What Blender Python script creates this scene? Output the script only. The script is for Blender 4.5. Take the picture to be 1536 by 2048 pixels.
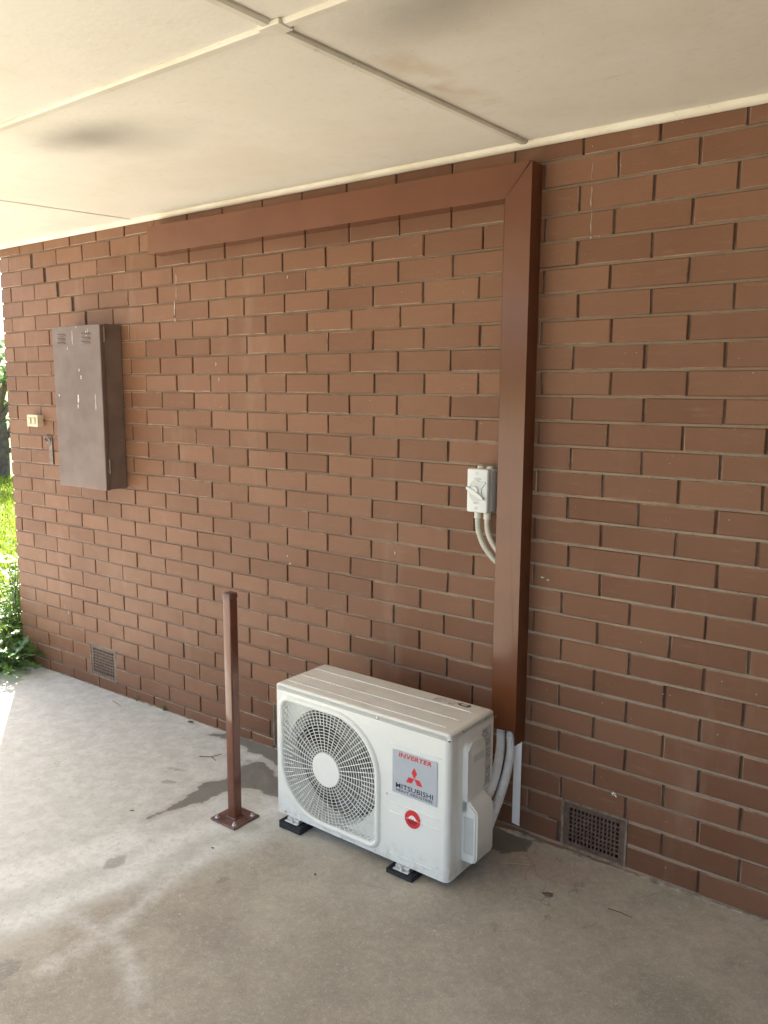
import bpy, bmesh, math, random
import numpy as np
from mathutils import Vector, Matrix, noise as mnoise

for o in list(bpy.data.objects):
    bpy.data.objects.remove(o, do_unlink=True)
scene = bpy.context.scene
COL = scene.collection
R = math.radians
random.seed(7)

# ------------------------------------------------------------------ camera
cam_d = bpy.data.cameras.new('camera')
cam_d.sensor_fit = 'VERTICAL'
cam_d.sensor_height = 24.0
cam_d.lens = 1652.89 / 2048 * 24.0
cam_d.clip_start = 0.02
cam_d.clip_end = 2000
cam = bpy.data.objects.new('camera', cam_d)
COL.objects.link(cam)
right = Vector((.7903, .6127, .0049)).normalized()
fwd = Vector((-.6053, .7819, -.1487)).normalized()
right = (right - fwd * right.dot(fwd)).normalized()
up = right.cross(fwd)
m3 = Matrix((right, up, -fwd)).transposed()
cam.matrix_world = Matrix.Translation((1.2346, -2.6459, 1.6584)) @ m3.to_4x4()
scene.camera = cam

# ------------------------------------------------------------------ light
SUN_EL = R(39)
SUN_DIR = Vector((-.83, .55, 0)).normalized()          # horizontal, towards the sun (behind the house, to the left)
world = bpy.data.worlds.new('World')
scene.world = world
world.use_nodes = True
wn = world.node_tree
wn.nodes.clear()
sky = wn.nodes.new('ShaderNodeTexSky')
sky.sky_type = 'NISHITA'
sky.sun_disc = False
sky.sun_elevation = SUN_EL
sky.sun_rotation = math.atan2(SUN_DIR.x, SUN_DIR.y)
sky.dust_density = 3.0
sky.air_density = 1.0
bg = wn.nodes.new('ShaderNodeBackground')
bg.inputs['Strength'].default_value = 0.09
wo = wn.nodes.new('ShaderNodeOutputWorld')
wn.links.new(sky.outputs[0], bg.inputs['Color'])
wn.links.new(bg.outputs[0], wo.inputs['Surface'])
sun_d = bpy.data.lights.new('sun', 'SUN')
sun_d.energy = 5.0
sun_d.angle = R(.5)
sun_d.color = (1.0, .935, .81)
sun = bpy.data.objects.new('sun', sun_d)
COL.objects.link(sun)
to_sun = Vector((SUN_DIR.x * math.cos(SUN_EL), SUN_DIR.y * math.cos(SUN_EL), math.sin(SUN_EL)))
sun.rotation_euler = to_sun.to_track_quat('Z', 'Y').to_euler()
sun.location = (-12, 8, 12)
scene.view_settings.view_transform = 'Standard'
scene.view_settings.look = 'None'
scene.view_settings.gamma = 1
scene.view_settings.use_curve_mapping = False
scene.view_settings.exposure = 2.70
scene.render.engine = 'CYCLES'
scene.cycles.max_bounces = 10
scene.cycles.diffuse_bounces = 6
scene.cycles.sample_clamp_indirect = 10

# ------------------------------------------------------------------ helpers
def tag(o, label=None, cat=None, group=None, kind=None):
    if label: o['label'] = label
    if cat: o['category'] = cat
    if group: o['group'] = group
    if kind: o['kind'] = kind
    return o

def empty(name, loc, label, cat, group=None, rz=0):
    o = bpy.data.objects.new(name, None)
    COL.objects.link(o)
    o.location = loc
    o.rotation_euler = (0, 0, rz)
    o.empty_display_size = .1
    return tag(o, label, cat, group)

def obj_mesh(name, me, mats, parent=None, smooth=False, loc=None, angle=40):
    for m in (mats if isinstance(mats, (list, tuple)) else [mats]):
        me.materials.append(m)
    o = bpy.data.objects.new(name, me)
    COL.objects.link(o)
    if parent: o.parent = parent
    if loc: o.location = loc
    if smooth:
        for p in me.polygons: p.use_smooth = True
        try: me.set_sharp_from_angle(angle=R(angle))
        except Exception: pass
    return o

def obj(name, bm, mats, parent=None, smooth=False, loc=None, angle=40, recalc=True):
    if recalc: bmesh.ops.recalc_face_normals(bm, faces=bm.faces)
    me = bpy.data.meshes.new(name)
    bm.to_mesh(me); bm.free()
    return obj_mesh(name, me, mats, parent, smooth, loc, angle)

def box(bm, x0, x1, y0, y1, z0, z1, bev=0, seg=2, mi=0):
    v = [bm.verts.new((x, y, z)) for z in (z0, z1) for y in (y0, y1) for x in (x0, x1)]
    fs = [bm.faces.new([v[i] for i in f]) for f in
          ((0, 2, 3, 1), (4, 5, 7, 6), (0, 1, 5, 4), (2, 6, 7, 3), (0, 4, 6, 2), (1, 3, 7, 5))]
    for f in fs: f.material_index = mi
    if bev:
        es = list({e for f in fs for e in f.edges})
        r = bmesh.ops.bevel(bm, geom=es, offset=bev, segments=seg, affect='EDGES', profile=.5)
        for f in r['faces']: f.material_index = mi
    return v

def prism(bm, poly, d0, d1, fn, mi=0):
    """poly of (a,b); fn(a,b,d)->xyz"""
    A = [bm.verts.new(fn(a, b, d0)) for a, b in poly]
    B = [bm.verts.new(fn(a, b, d1)) for a, b in poly]
    n = len(poly)
    fs = [bm.faces.new(A), bm.faces.new(B[::-1])]
    for i in range(n):
        fs.append(bm.faces.new((A[i], B[i], B[(i + 1) % n], A[(i + 1) % n])))
    for f in fs: f.material_index = mi
    return fs

def tube(bm, pts, r, n=8, closed=False, caps=True, rfn=None, mi=0):
    pts = [Vector(p) for p in pts]
    N = len(pts)
    rings = []
    prev = None
    for i, p in enumerate(pts):
        if closed: t = pts[(i + 1) % N] - pts[i - 1]
        else: t = pts[min(i + 1, N - 1)] - pts[max(i - 1, 0)]
        t.normalize()
        if prev is None:
            a = Vector((0, 0, 1)) if abs(t.z) < .9 else Vector((1, 0, 0))
            u = t.cross(a).normalized()
        else:
            u = (prev - t * prev.dot(t))
            u = u.normalized() if u.length > 1e-6 else t.orthogonal().normalized()
        prev = u
        w = t.cross(u)
        rr = rfn(i) if rfn else r
        rings.append([bm.verts.new(p + (u * math.cos(2 * math.pi * k / n) + w * math.sin(2 * math.pi * k / n)) * rr) for k in range(n)])
    for i in range(N if closed else N - 1):
        a, b = rings[i], rings[(i + 1) % N]
        for k in range(n):
            f = bm.faces.new((a[k], a[(k + 1) % n], b[(k + 1) % n], b[k])); f.material_index = mi
    if caps and not closed:
        bm.faces.new(rings[0][::-1]).material_index = mi
        bm.faces.new(rings[-1]).material_index = mi

def cyl(bm, c, axis, r, h, n=20, r2=None, mi=0):
    c = Vector(c); ax = Vector(axis).normalized()
    r2 = r if r2 is None else r2
    u = ax.orthogonal().normalized(); w = ax.cross(u)
    A = [bm.verts.new(c + (u * math.cos(2 * math.pi * k / n) + w * math.sin(2 * math.pi * k / n)) * r) for k in range(n)]
    B = [bm.verts.new(c + ax * h + (u * math.cos(2 * math.pi * k / n) + w * math.sin(2 * math.pi * k / n)) * r2) for k in range(n)]
    for k in range(n):
        bm.faces.new((A[k], A[(k + 1) % n], B[(k + 1) % n], B[k])).material_index = mi
    bm.faces.new(A[::-1]).material_index = mi
    bm.faces.new(B).material_index = mi

def smooth_path(ctrl, n):
    """Catmull-Rom through control points, n samples evenly spaced by length"""
    P = [Vector(c) for c in ctrl]
    P = [P[0] * 2 - P[1]] + P + [P[-1] * 2 - P[-2]]
    out = []
    for i in range(1, len(P) - 2):
        for k in range(40):
            t = k / 40
            a, b, c, d = P[i - 1:i + 3]
            out.append(.5 * ((2 * b) + (c - a) * t + (2 * a - 5 * b + 4 * c - d) * t * t + (3 * b - a - 3 * c + d) * t ** 3))
    out.append(P[-2])
    L = [0]
    for i in range(1, len(out)): L.append(L[-1] + (out[i] - out[i - 1]).length)
    res, j = [], 0
    for k in range(n):
        s = L[-1] * k / (n - 1)
        while j < len(L) - 2 and L[j + 1] < s: j += 1
        t = (s - L[j]) / max(1e-9, L[j + 1] - L[j])
        res.append(out[j].lerp(out[j + 1], min(1, t)))
    return res, L[-1]

def rounded_rect(x0, x1, z0, z1, r, n=8):
    """r = (top-left, top-right, bottom-right, bottom-left); clockwise from top-left"""
    out = []
    for cx, cz, rr, a0 in ((x0 + r[0], z1 - r[0], r[0], 180), (x1 - r[1], z1 - r[1], r[1], 90),
                           (x1 - r[2], z0 + r[2], r[2], 0), (x0 + r[3], z0 + r[3], r[3], -90)):
        for k in range(n + 1):
            a = R(a0 - 90 * k / n)
            out.append((cx + rr * math.cos(a), cz + rr * math.sin(a)))
    return out

# ------------------------------------------------------------------ materials
class NT:
    def __init__(s, name):
        s.m = bpy.data.materials.new(name); s.m.use_nodes = True
        s.t = s.m.node_tree; s.N = s.t.nodes; s.L = s.t.links
        s.b = s.N['Principled BSDF']; s.out = s.N['Material Output']
        s._tc = None
    def n(s, typ, **kw):
        x = s.N.new(typ)
        for k, v in kw.items(): setattr(x, k, v)
        return x
    def set(s, sock, v):
        if isinstance(v, bpy.types.NodeSocket): s.L.new(v, sock)
        else:
            if isinstance(v, tuple) and len(v) == 3 and sock.type == 'RGBA': v = (*v, 1)
            sock.default_value = v
    def co(s):
        if not s._tc: s._tc = s.n('ShaderNodeTexCoord')
        return s._tc.outputs['Object']
    def noise(s, scale, detail=4, rough=.55, vec=None, dist=0, stretch=None):
        v = vec if vec is not None else s.co()
        if stretch:
            mp = s.n('ShaderNodeMapping'); s.L.new(v, mp.inputs[0]); mp.inputs['Scale'].default_value = stretch; v = mp.outputs[0]
        x = s.n('ShaderNodeTexNoise'); s.L.new(v, x.inputs['Vector'])
        x.inputs['Scale'].default_value = scale; x.inputs['Detail'].default_value = detail
        x.inputs['Roughness'].default_value = rough; x.inputs['Distortion'].default_value = dist
        return x.outputs[0]
    def math(s, op, a, b=0, c=None, clamp=False):
        x = s.n('ShaderNodeMath', operation=op, use_clamp=clamp)
        s.set(x.inputs[0], a); s.set(x.inputs[1], b)
        if c is not None: s.set(x.inputs[2], c)
        return x.outputs[0]
    def ramp(s, v, lo, hi, a=0.0, b=1.0, smooth=True):
        x = s.n('ShaderNodeMapRange', interpolation_type='SMOOTHSTEP' if smooth else 'LINEAR')
        s.set(x.inputs[0], v)
        for i, q in zip((1, 2, 3, 4), (lo, hi, a, b)): x.inputs[i].default_value = q
        return x.outputs[0]
    def mix(s, f, a, b, mode='MIX'):
        x = s.n('ShaderNodeMix', data_type='RGBA', blend_type=mode)
        s.set(x.inputs[0], f); s.set(x.inputs[6], a); s.set(x.inputs[7], b)
        return x.outputs[2]
    def attr(s, name):
        x = s.n('ShaderNodeAttribute', attribute_name=name); return x.outputs['Fac']
    def blob(s, c, rad, vec=None):
        mp = s.n('ShaderNodeMapping', vector_type='TEXTURE'); s.L.new(vec if vec is not None else s.co(), mp.inputs[0])
        mp.inputs['Location'].default_value = c; mp.inputs['Scale'].default_value = rad
        l = s.n('ShaderNodeVectorMath', operation='LENGTH'); s.L.new(mp.outputs[0], l.inputs[0])
        return l.outputs['Value']
    def bump(s, h, strength=.3, dist=.002):
        x = s.n('ShaderNodeBump'); x.inputs['Strength'].default_value = strength; x.inputs['Distance'].default_value = dist
        s.L.new(h, x.inputs['Height']); s.L.new(x.outputs[0], s.b.inputs['Normal'])
    def fin(s, col, rough=.5, metal=0, spec=.5):
        s.set(s.b.inputs['Base Color'], col); s.set(s.b.inputs['Roughness'], rough)
        s.b.inputs['Metallic'].default_value = metal; s.b.inputs['Specular IOR Level'].default_value = spec
        return s.m

def simple(name, col, rough=.5, metal=0, var=.12, scale=30, bump=0, spec=.5):
    t = NT(name)
    nz = t.noise(scale, 4)
    f = t.ramp(nz, .3, .7)
    a = tuple(c * (1 - var) for c in col); b = tuple(min(1, c * (1 + var)) for c in col)
    r = t.ramp(t.noise(scale * .4, 3), .3, .7, rough * .88, min(1, rough * 1.12))
    if bump: t.bump(t.noise(scale * 6, 3), bump, .001)
    return t.fin(t.mix(f, a, b), r, metal, spec)

# painted brick
t = NT('painted_brick')
tone = t.attr('tone')
base = t.mix(tone, (.138, .064, .037), (.192, .096, .058))
base = t.mix(t.math('MULTIPLY', t.math('GREATER_THAN', tone, 1.5), t.ramp(t.noise(11, 5, .7), .35, .6)), base, (.33, .235, .17))
base = t.mix(t.ramp(t.noise(1.1, 4), .35, .7), base, t.mix(.5, base, (.21, .112, .07)))
base = t.mix(t.ramp(t.noise(9, 5, .6), .52, .75, 0, .35), base, (.142, .076, .05))
scuff = t.ramp(t.noise(60, 4, .7), .70, .78, 0, .5)
base = t.mix(t.math('MULTIPLY', scuff, t.ramp(t.noise(3.2, 3), .5, .65)), base, (.42, .36, .30))
spk = t.math('MULTIPLY', t.ramp(t.noise(95, 2, .5), .735, .755), t.ramp(t.noise(4, 2), .45, .6))
base = t.mix(spk, base, (.50, .45, .38))
dust = t.ramp(t.noise(26, 5, .65, stretch=(.3, 1, 2.2)), .55, .8, 0, .22)
base = t.mix(dust, base, (.30, .23, .18))
base = t.mix(t.ramp(t.noise(70, 5, .75), .54, .72, 0, .30), base, (.115, .062, .042))
base = t.mix(t.ramp(t.noise(3.5, 5, .7, stretch=(1, 1, .25)), .55, .75, 0, .28), base, (.29, .20, .145))
t.bump(t.math('ADD', t.noise(130, 4), t.math('MULTIPLY', t.noise(22, 3), 1.8)), .42, .0016)
M_BRICK = t.fin(base, t.ramp(t.noise(14, 4), .3, .7, .36, .50), 0, .15)

t = NT('raked_mortar')
M_PERP = t.fin(t.mix(t.ramp(t.noise(12, 4), .4, .65), (.088, .050, .033), (.150, .096, .066)), .85)
t.bump(t.noise(220, 3), .5, .002)
t = NT('dusty_bed_joint')
sx = t.n('ShaderNodeSeparateXYZ'); t.L.new(t.co(), sx.inputs[0])
bare = t.math('MULTIPLY', t.ramp(t.math('ADD', sx.outputs[0], t.math('MULTIPLY', t.noise(1.3, 3), 1.2)), -1.0, .9, .12, 1), t.ramp(t.noise(6, 5, .6), .30, .55, .55, 1))
low = t.ramp(sx.outputs[2], 1.9, .9)
bj = t.mix(bare, (.125, .078, .052), t.mix(low, (.185, .135, .095), (.29, .235, .18)))
M_BED = t.fin(t.mix(t.ramp(t.noise(60, 5, .7), .50, .72, 0, .5), bj, (.14, .095, .066)), .9)
t.bump(t.noise(200, 3), .6, .002)

# ceiling sheet
t = NT('ceiling_paint')
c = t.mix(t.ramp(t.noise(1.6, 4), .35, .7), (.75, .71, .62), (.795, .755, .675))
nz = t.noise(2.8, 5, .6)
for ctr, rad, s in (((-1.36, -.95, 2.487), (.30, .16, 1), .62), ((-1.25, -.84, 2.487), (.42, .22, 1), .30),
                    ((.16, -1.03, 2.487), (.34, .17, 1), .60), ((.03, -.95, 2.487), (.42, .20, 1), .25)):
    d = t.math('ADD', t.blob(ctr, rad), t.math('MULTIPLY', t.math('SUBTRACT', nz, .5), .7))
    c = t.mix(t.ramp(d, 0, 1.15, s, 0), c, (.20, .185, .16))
sp = t.ramp(t.noise(75, 3, .7), .66, .74)
spa = t.ramp(t.blob((-1.1, -.92, 2.487), (.55, .30, 1)), .3, 1, .5, 0)
spb = t.ramp(t.blob((-.05, -.85, 2.487), (.6, .6, 1)), .3, 1, .45, 0)
c = t.mix(t.math('MULTIPLY', sp, t.math('ADD', spa, spb)), c, (.16, .14, .12))
rust = t.math('MULTIPLY', t.ramp(t.blob((-.13, -.55, 2.487), (.10, .75, 1)), .2, 1, .5, 0), t.ramp(t.noise(5, 5), .38, .62))
c = t.mix(rust, c, (.47, .33, .19))
strk = t.ramp(t.noise(9, 5, .65, stretch=(.5, 3.2, 1)), .62, .74, 0, .22)
c = t.mix(strk, c, (.50, .44, .35))
fly = t.ramp(t.noise(130, 2, .5), .765, .79)
c = t.mix(t.math('MULTIPLY', fly, .6), c, (.12, .10, .08))
c = t.mix(t.ramp(t.noise(28, 6, .75), .50, .70, 0, .16), c, (.50, .45, .36))
c = t.mix(t.ramp(t.noise(1.3, 5, .65), .45, .7, 0, .30), c, (.60, .54, .42))
t.bump(t.noise(60, 4), .2, .003)
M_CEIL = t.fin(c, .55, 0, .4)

t = NT('ceiling_strip_paint')
c = t.mix(t.ramp(t.noise(4, 5), .4, .65), (.70, .66, .56), (.62, .565, .45))
c = t.mix(t.ramp(t.noise(38, 4, .7), .60, .74, 0, .55), c, (.36, .31, .24))
M_STRIP = t.fin(c, .5)
t = NT('grimy_strip_paint')
c = t.mix(t.ramp(t.noise(6, 5), .35, .65), (.70, .66, .56), (.60, .56, .465))
c = t.mix(t.ramp(t.noise(50, 4, .7), .62, .72, 0, .8), c, (.16, .14, .11))
M_GRIME = t.fin(c, .6)

# concrete slab, with stain fields stored on the mesh
t = NT('concrete')
n1 = t.noise(2.2, 6, .62); n2 = t.noise(14, 6, .65); n3 = t.noise(90, 4, .7); n4 = t.noise(.9, 4)
c = t.mix(t.ramp(n1, .35, .68), (.345, .312, .255), (.432, .396, .328))
c = t.mix(t.ramp(n2, .44, .70, 0, .45), c, (.285, .26, .22))
c = t.mix(t.ramp(t.noise(5, 5, .6), .52, .72, 0, .45), c, (.40, .345, .285))
zone = t.attr('zone')          # signed metres past the edge of the cleaner grey area
zz = t.math('ADD', zone, t.math('MULTIPLY', t.math('SUBTRACT', n1, .5), .5))
grey = t.mix(t.ramp(n2, .35, .7), (.47, .475, .445), (.60, .61, .58))
c = t.mix(t.ramp(zz, -.12, .10, 0, .9), c, grey)
pale = t.attr('pale')
pp = t.math('ADD', pale, t.math('MULTIPLY', t.math('SUBTRACT', t.noise(8, 6, .68), .5), .14))
c = t.mix(t.math('MULTIPLY', t.ramp(pp, -.05, .045, .52, 0), t.ramp(t.noise(40, 5, .75), .32, .62, .35, 1)), c, (.80, .80, .78))
rosy = t.ramp(t.blob((.02, -.13, 0), (.34, .16, 1)), .2, 1, .45, 0)
c = t.mix(rosy, c, (.33, .225, .17))
c = t.mix(t.ramp(t.blob((.62, -.55, 0), (.28, .22, 1)), .1, 1, .45, 0), c, (.17, .16, .12))
c = t.mix(t.ramp(t.blob((-.60, -1.12, 0), (.22, .15, 1)), .1, 1.1, .4, 0), c, (.20, .18, .155))
dk = t.math('ADD', t.attr('patch'), t.math('MULTIPLY', t.math('SUBTRACT', t.noise(30, 5), .5), .045))
c = t.mix(t.ramp(dk, -.006, .006, .55, 0), c, (.20, .195, .185))
grit = t.ramp(t.noise(150, 4, .75), .56, .70, 0, .6)
fib = t.noise(42, 7, .82)
c = t.mix(t.ramp(fib, .50, .66, 0, .30), c, (.23, .21, .175))
c = t.mix(t.ramp(fib, .50, .34, 0, .24), c, (.66, .62, .555))
c = t.mix(grit, c, (.68, .65, .59))
pit = t.ramp(t.noise(105, 4, .7), .62, .72, 0, .7)
c = t.mix(pit, c, (.12, .10, .08))
blot = t.math('MULTIPLY', t.ramp(t.noise(55, 5, .75), .655, .70), t.ramp(t.noise(2.5, 3), .5, .62))
c = t.mix(t.math('MULTIPLY', blot, .7), c, (.62, .60, .55))
vor = t.n('ShaderNodeTexVoronoi', feature='DISTANCE_TO_EDGE'); vor.inputs['Scale'].default_value = .85
mpv = t.n('ShaderNodeMapping'); t.L.new(t.co(), mpv.inputs[0])
va = t.n('ShaderNodeVectorMath', operation='ADD'); nzv = t.n('ShaderNodeTexNoise'); t.L.new(t.co(), nzv.inputs['Vector']); nzv.inputs['Scale'].default_value = 3; nzv.inputs['Detail'].default_value = 5
sc = t.n('ShaderNodeVectorMath', operation='SCALE'); t.L.new(nzv.outputs[1], sc.inputs[0]); sc.inputs['Scale'].default_value = .55
t.L.new(mpv.outputs[0], va.inputs[0]); t.L.new(sc.outputs[0], va.inputs[1]); t.L.new(va.outputs[0], vor.inputs['Vector'])
crk = t.math('MULTIPLY', t.ramp(vor.outputs[0], 0, .0035, .38, 0), t.ramp(t.noise(1.7, 3), .5, .62))
c = t.mix(crk, c, (.10, .085, .07))
wet = t.math('ADD', t.attr('wet'), t.math('MULTIPLY', t.math('SUBTRACT', t.noise(15, 6, .62), .5), .085))
wf = t.ramp(wet, -.007, .007, 1, 0)
edge = t.ramp(t.math('ABSOLUTE', t.math('SUBTRACT', wet, .012)), 0, .02, .35, 0)
c = t.mix(edge, c, (.36, .33, .29))
c = t.mix(t.math('MULTIPLY', wf, .76), c, (.085, .079, .065))
rough = t.math('SUBTRACT', t.ramp(n2, .3, .7, .72, .92), t.math('MULTIPLY', wf, .28))
t.bump(t.math('ADD', t.math('MULTIPLY', n2, .6), t.math('ADD', t.math('MULTIPLY', n3, .35), t.math('MULTIPLY', t.noise(260, 3), .25))), .35, .004)
M_CONC = t.fin(c, rough, 0, .4)

t = NT('lawn_soil')
M_LAWN = t.fin(t.mix(t.ramp(t.noise(3, 5), .35, .65), (.075, .12, .018), (.13, .17, .03)), .95)

def leafy(name, a, b, trans=.45, scale=6):
    t = NT(name)
    oi = t.n('ShaderNodeObjectInfo')
    col = t.mix(t.ramp(t.noise(scale, 4), .35, .65), a, b)
    tr = t.n('ShaderNodeBsdfTranslucent'); t.L.new(t.mix(.5, col, (b[0] * 1.5, b[1] * 1.4, b[2] * .8)), tr.inputs[0])
    t.fin(col, .45, 0, .4)
    ms = t.n('ShaderNodeMixShader'); ms.inputs[0].default_value = trans
    t.L.new(t.b.outputs[0], ms.inputs[1]); t.L.new(tr.outputs[0], ms.inputs[2]); t.L.new(ms.outputs[0], t.out.inputs[0])
    return t.m
M_GRASS = leafy('grass_blade', (.09, .16, .018), (.17, .23, .03), .5, 2)
M_WEED = leafy('weed_leaf', (.08, .17, .05), (.13, .25, .07), .5, 9)
M_WEEDL = leafy('young_weed_leaf', (.10, .21, .03), (.15, .27, .045), .55, 9)
M_TREE = leafy('tree_leaf', (.05, .10, .05), (.09, .16, .07), .4, .8)
M_STEM = simple('stem', (.10, .13, .05), .7)
M_BARK = simple('bark', (.12, .09, .065), .9, var=.3, scale=12)

t = NT('cream_white_steel')
c = t.mix(t.ramp(t.noise(5, 4), .35, .65), (.735, .745, .705), (.765, .77, .73))
sz_ = t.n('ShaderNodeSeparateXYZ'); t.L.new(t.co(), sz_.inputs[0])
dirt = t.math('MULTIPLY', t.ramp(sz_.outputs[2], .11, .0, 0, .55), t.ramp(t.noise(34, 6, .75), .42, .68))
c = t.mix(dirt, c, (.48, .44, .37))
lidd = t.math('MULTIPLY', t.ramp(sz_.outputs[2], .529, .531), t.ramp(t.noise(10, 6, .7), .40, .70, .15, .6))
c = t.mix(lidd, c, (.60, .565, .52))
M_AC = t.fin(c, t.ramp(t.noise(9, 4), .3, .7, .28, .40), 0, .5)
M_ACTOP = M_AC
M_PLAST = simple('white_plastic', (.72, .73, .69), .38, var=.025, scale=8)
M_GRILLE = simple('grille_plastic', (.75, .755, .71), .4, var=.02)
M_DARK = simple('fan_shadow_plate', (.075, .078, .072), .6, var=.25)
M_FAN = simple('fan_grey_plastic', (.14, .142, .132), .45, var=.06)
M_SILVER = simple('silver_foil_plate', (.42, .45, .49), .42, var=.02)
M_RED = simple('red_print', (.62, .03, .035), .4, var=.03)
M_NAVY = simple('navy_print', (.012, .014, .035), .4, var=.03)
M_WHITEINK = simple('white_print', (.80, .80, .80), .4, var=.02)
M_GREYINK = simple('grey_print', (.30, .31, .31), .5, var=.1)
M_LABEL = simple('label_film', (.56, .57, .55), .35, var=.03)
M_LIDLABEL = simple('lid_label_film', (.60, .57, .53), .35, var=.03)
M_SCREW = simple('zinc_screw', (.62, .62, .60), .28, .9, var=.1)
M_ZINC = simple('zinc_plate', (.55, .56, .57), .35, .85, var=.15, scale=60)
M_RUB = simple('black_rubber', (.022, .024, .028), .75, var=.2)
M_CORR = simple('white_conduit', (.70, .71, .72), .42, var=.03)
M_GCON = simple('grey_conduit', (.56, .54, .47), .45, var=.05)
M_GLAND = simple('cream_gland', (.66, .64, .55), .42, var=.04)
M_SWITCH = simple('pale_grey_plastic', (.63, .66, .66), .36, var=.02, scale=10)
M_SWG = simple('switch_grey_plastic', (.50, .53, .53), .4, var=.02, scale=10)
M_WSTRIP = simple('white_pvc', (.86, .87, .87), .3, var=.02)

t = NT('brown_colorbond')
c = t.mix(t.ramp(t.noise(3, 4), .35, .65), (.112, .036, .014), (.130, .044, .018))
M_DUCT = t.fin(c, .15, 0, .52)
t.bump(t.noise(3, 1), .04, .004)
t = NT('brown_post_paint')
c = t.mix(t.ramp(t.noise(6, 4), .35, .65), (.135, .048, .028), (.155, .060, .037))
M_POST = t.fin(c, .10, 0, .6)
M_PLATE = simple('worn_brown_paint', (.125, .062, .052), .42, var=.3, scale=40, bump=.2)
t = NT('worn_brown_cabinet')
c = t.mix(t.ramp(t.noise(2.5, 5), .35, .65), (.100, .064, .056), (.130, .088, .077))
c = t.mix(t.ramp(t.noise(14, 6, .7), .60, .74, 0, .5), c, (.085, .062, .052))
c = t.mix(t.ramp(t.noise(45, 5, .75, stretch=(2.5, 2.5, .5)), .70, .75, 0, .8), c, (.50, .47, .42))
M_CAB = t.fin(c, t.ramp(t.noise(8, 4), .3, .7, .4, .6))
t.bump(t.noise(18, 4), .12, .003)
M_CABS = simple('scuffed_cabinet_side', (.155, .108, .090), .5, var=.16, scale=9)
M_BEIGE = simple('aged_beige_plastic', (.52, .44, .30), .5, var=.1)
M_BEIGED = simple('aged_beige_recess', (.33, .27, .19), .5, var=.1)
M_RUST = simple('rusty_steel', (.16, .12, .10), .6, .4, var=.35, scale=60)
M_VENT = simple('painted_vent', (.105, .064, .048), .5, var=.25, scale=40, bump=.2)
M_VOID = simple('dark_cavity', (.010, .009, .008), .9, var=.2)
M_MORT = simple('pale_mortar', (.19, .145, .105), .92, var=.35, scale=30, bump=.6)
M_DRIP = simple('dried_white_drip', (.46, .42, .36), .7, var=.15)
M_CRUMB = simple('crumbled_mortar', (.26, .215, .165), .95, var=.45, scale=25, bump=.8)
M_TWIG = simple('dry_twig', (.10, .075, .05), .9, var=.3)
M_STRAW = simple('dry_straw', (.40, .32, .20), .8, var=.2)
M_DLEAF = simple('dead_leaf', (.13, .10, .075), .85, var=.3)
M_FLAKE = simple('white_flake', (.72, .70, .66), .7, var=.08)
M_ROOF = simple('roof_steel', (.25, .25, .24), .5, .2, var=.1)

M_CRACK = simple('open_crack', (.035, .024, .02), .9, var=.3)
# ------------------------------------------------------------------ ground
def gz(x): return -.025 + .02 * max(-6, min(4, x))

def seg_dist(P, a, b):
    a = np.array(a); b = np.array(b); d = b - a
    tt = np.clip(((P - a) @ d) / (d @ d), 0, 1)
    return np.linalg.norm(P - a - tt[:, None] * d, axis=1)
def sdf_poly(P, poly):
    d = np.full(len(P), 1e9); ins = np.zeros(len(P), bool)
    for i in range(len(poly)):
        a = poly[i]; b = poly[(i + 1) % len(poly)]
        d = np.minimum(d, seg_dist(P, a, b))
        c = ((a[1] > P[:, 1]) != (b[1] > P[:, 1]))
        with np.errstate(divide='ignore', invalid='ignore'):
            xi = (b[0] - a[0]) * (P[:, 1] - a[1]) / (b[1] - a[1] + 1e-12) + a[0]
        ins ^= c & (P[:, 0] < xi)
    return np.where(ins, -d, d)

WET1 = [(-1.4, -0.796), (-1.411, -0.607), (-1.431, -0.503), (-1.46, -0.449), (-1.424, -0.357), (-1.456, -0.231), (-1.442, -0.176), (-1.402, -0.133), (-1.258, -0.201), (-1.0, -0.222), (-.75, -0.36), (-0.987, -0.352), (-1.118, -0.34), (-1.244, -0.341), (-1.294, -0.379), (-1.319, -0.428), (-1.332, -0.518), (-1.367, -0.632)]
WET2 = [(-1.865, -0.087), (-1.801, -0.013), (-1.748, 0.026), (-1.516, 0.032), (-1.0, 0.036), (-.95, -0.115), (-1.329, -0.128), (-1.406, -0.109), (-1.474, -0.092), (-1.544, -0.103), (-1.585, -0.076), (-1.635, -0.074), (-1.758, -0.057)]
WET3 = [(-0.40, .01), (-0.152, 0.015), (-0.085, -0.021), (-0.072, -0.084), (-0.133, -0.143), (-0.22, -0.171), (-.40, -.2)]
STREAKS = [([(-1.2, -1.439), (-1.169, -1.281), (-1.135, -1.111), (-1.182, -0.861), (-1.162, -0.71), (-1.057, -0.436)], .055),
           ([(-0.899, -1.494), (-0.902, -1.324), (-0.931, -1.155), (-0.98, -0.995), (-1.015, -0.737)], .030),
           ([(-1.068, -1.307), (-0.824, -1.305)], .014), ([(-0.788, -1.312), (-0.594, -1.407)], .018),
           ([(-1.45, -1.30), (-1.36, -1.1), (-1.33, -.95)], .09)]
ZONE = [(-1.3, -2.2), (-1.189, -1.494), (-1.116, -1.277), (-1.011, -1.056), (-.96, -0.771), (-0.90, -0.524), (-.60, -.42), (-.45, -.2), (-.42, .3), (-6, .3), (-6, -2.2)]
xs = np.concatenate([[-40, -20, -9, -7, -5.5, -4.5], np.arange(-4.0, 1.5, .013), np.array([1.7, 2.2, 3, 4, 5.2, 9, 16])])
ys = np.concatenate([np.array([-45, -26, -13, -9, -6.5, -5, -4, -3, -2.5]), np.arange(-2.2, .05, .013)])
XX, YY = np.meshgrid(xs, ys)
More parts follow.
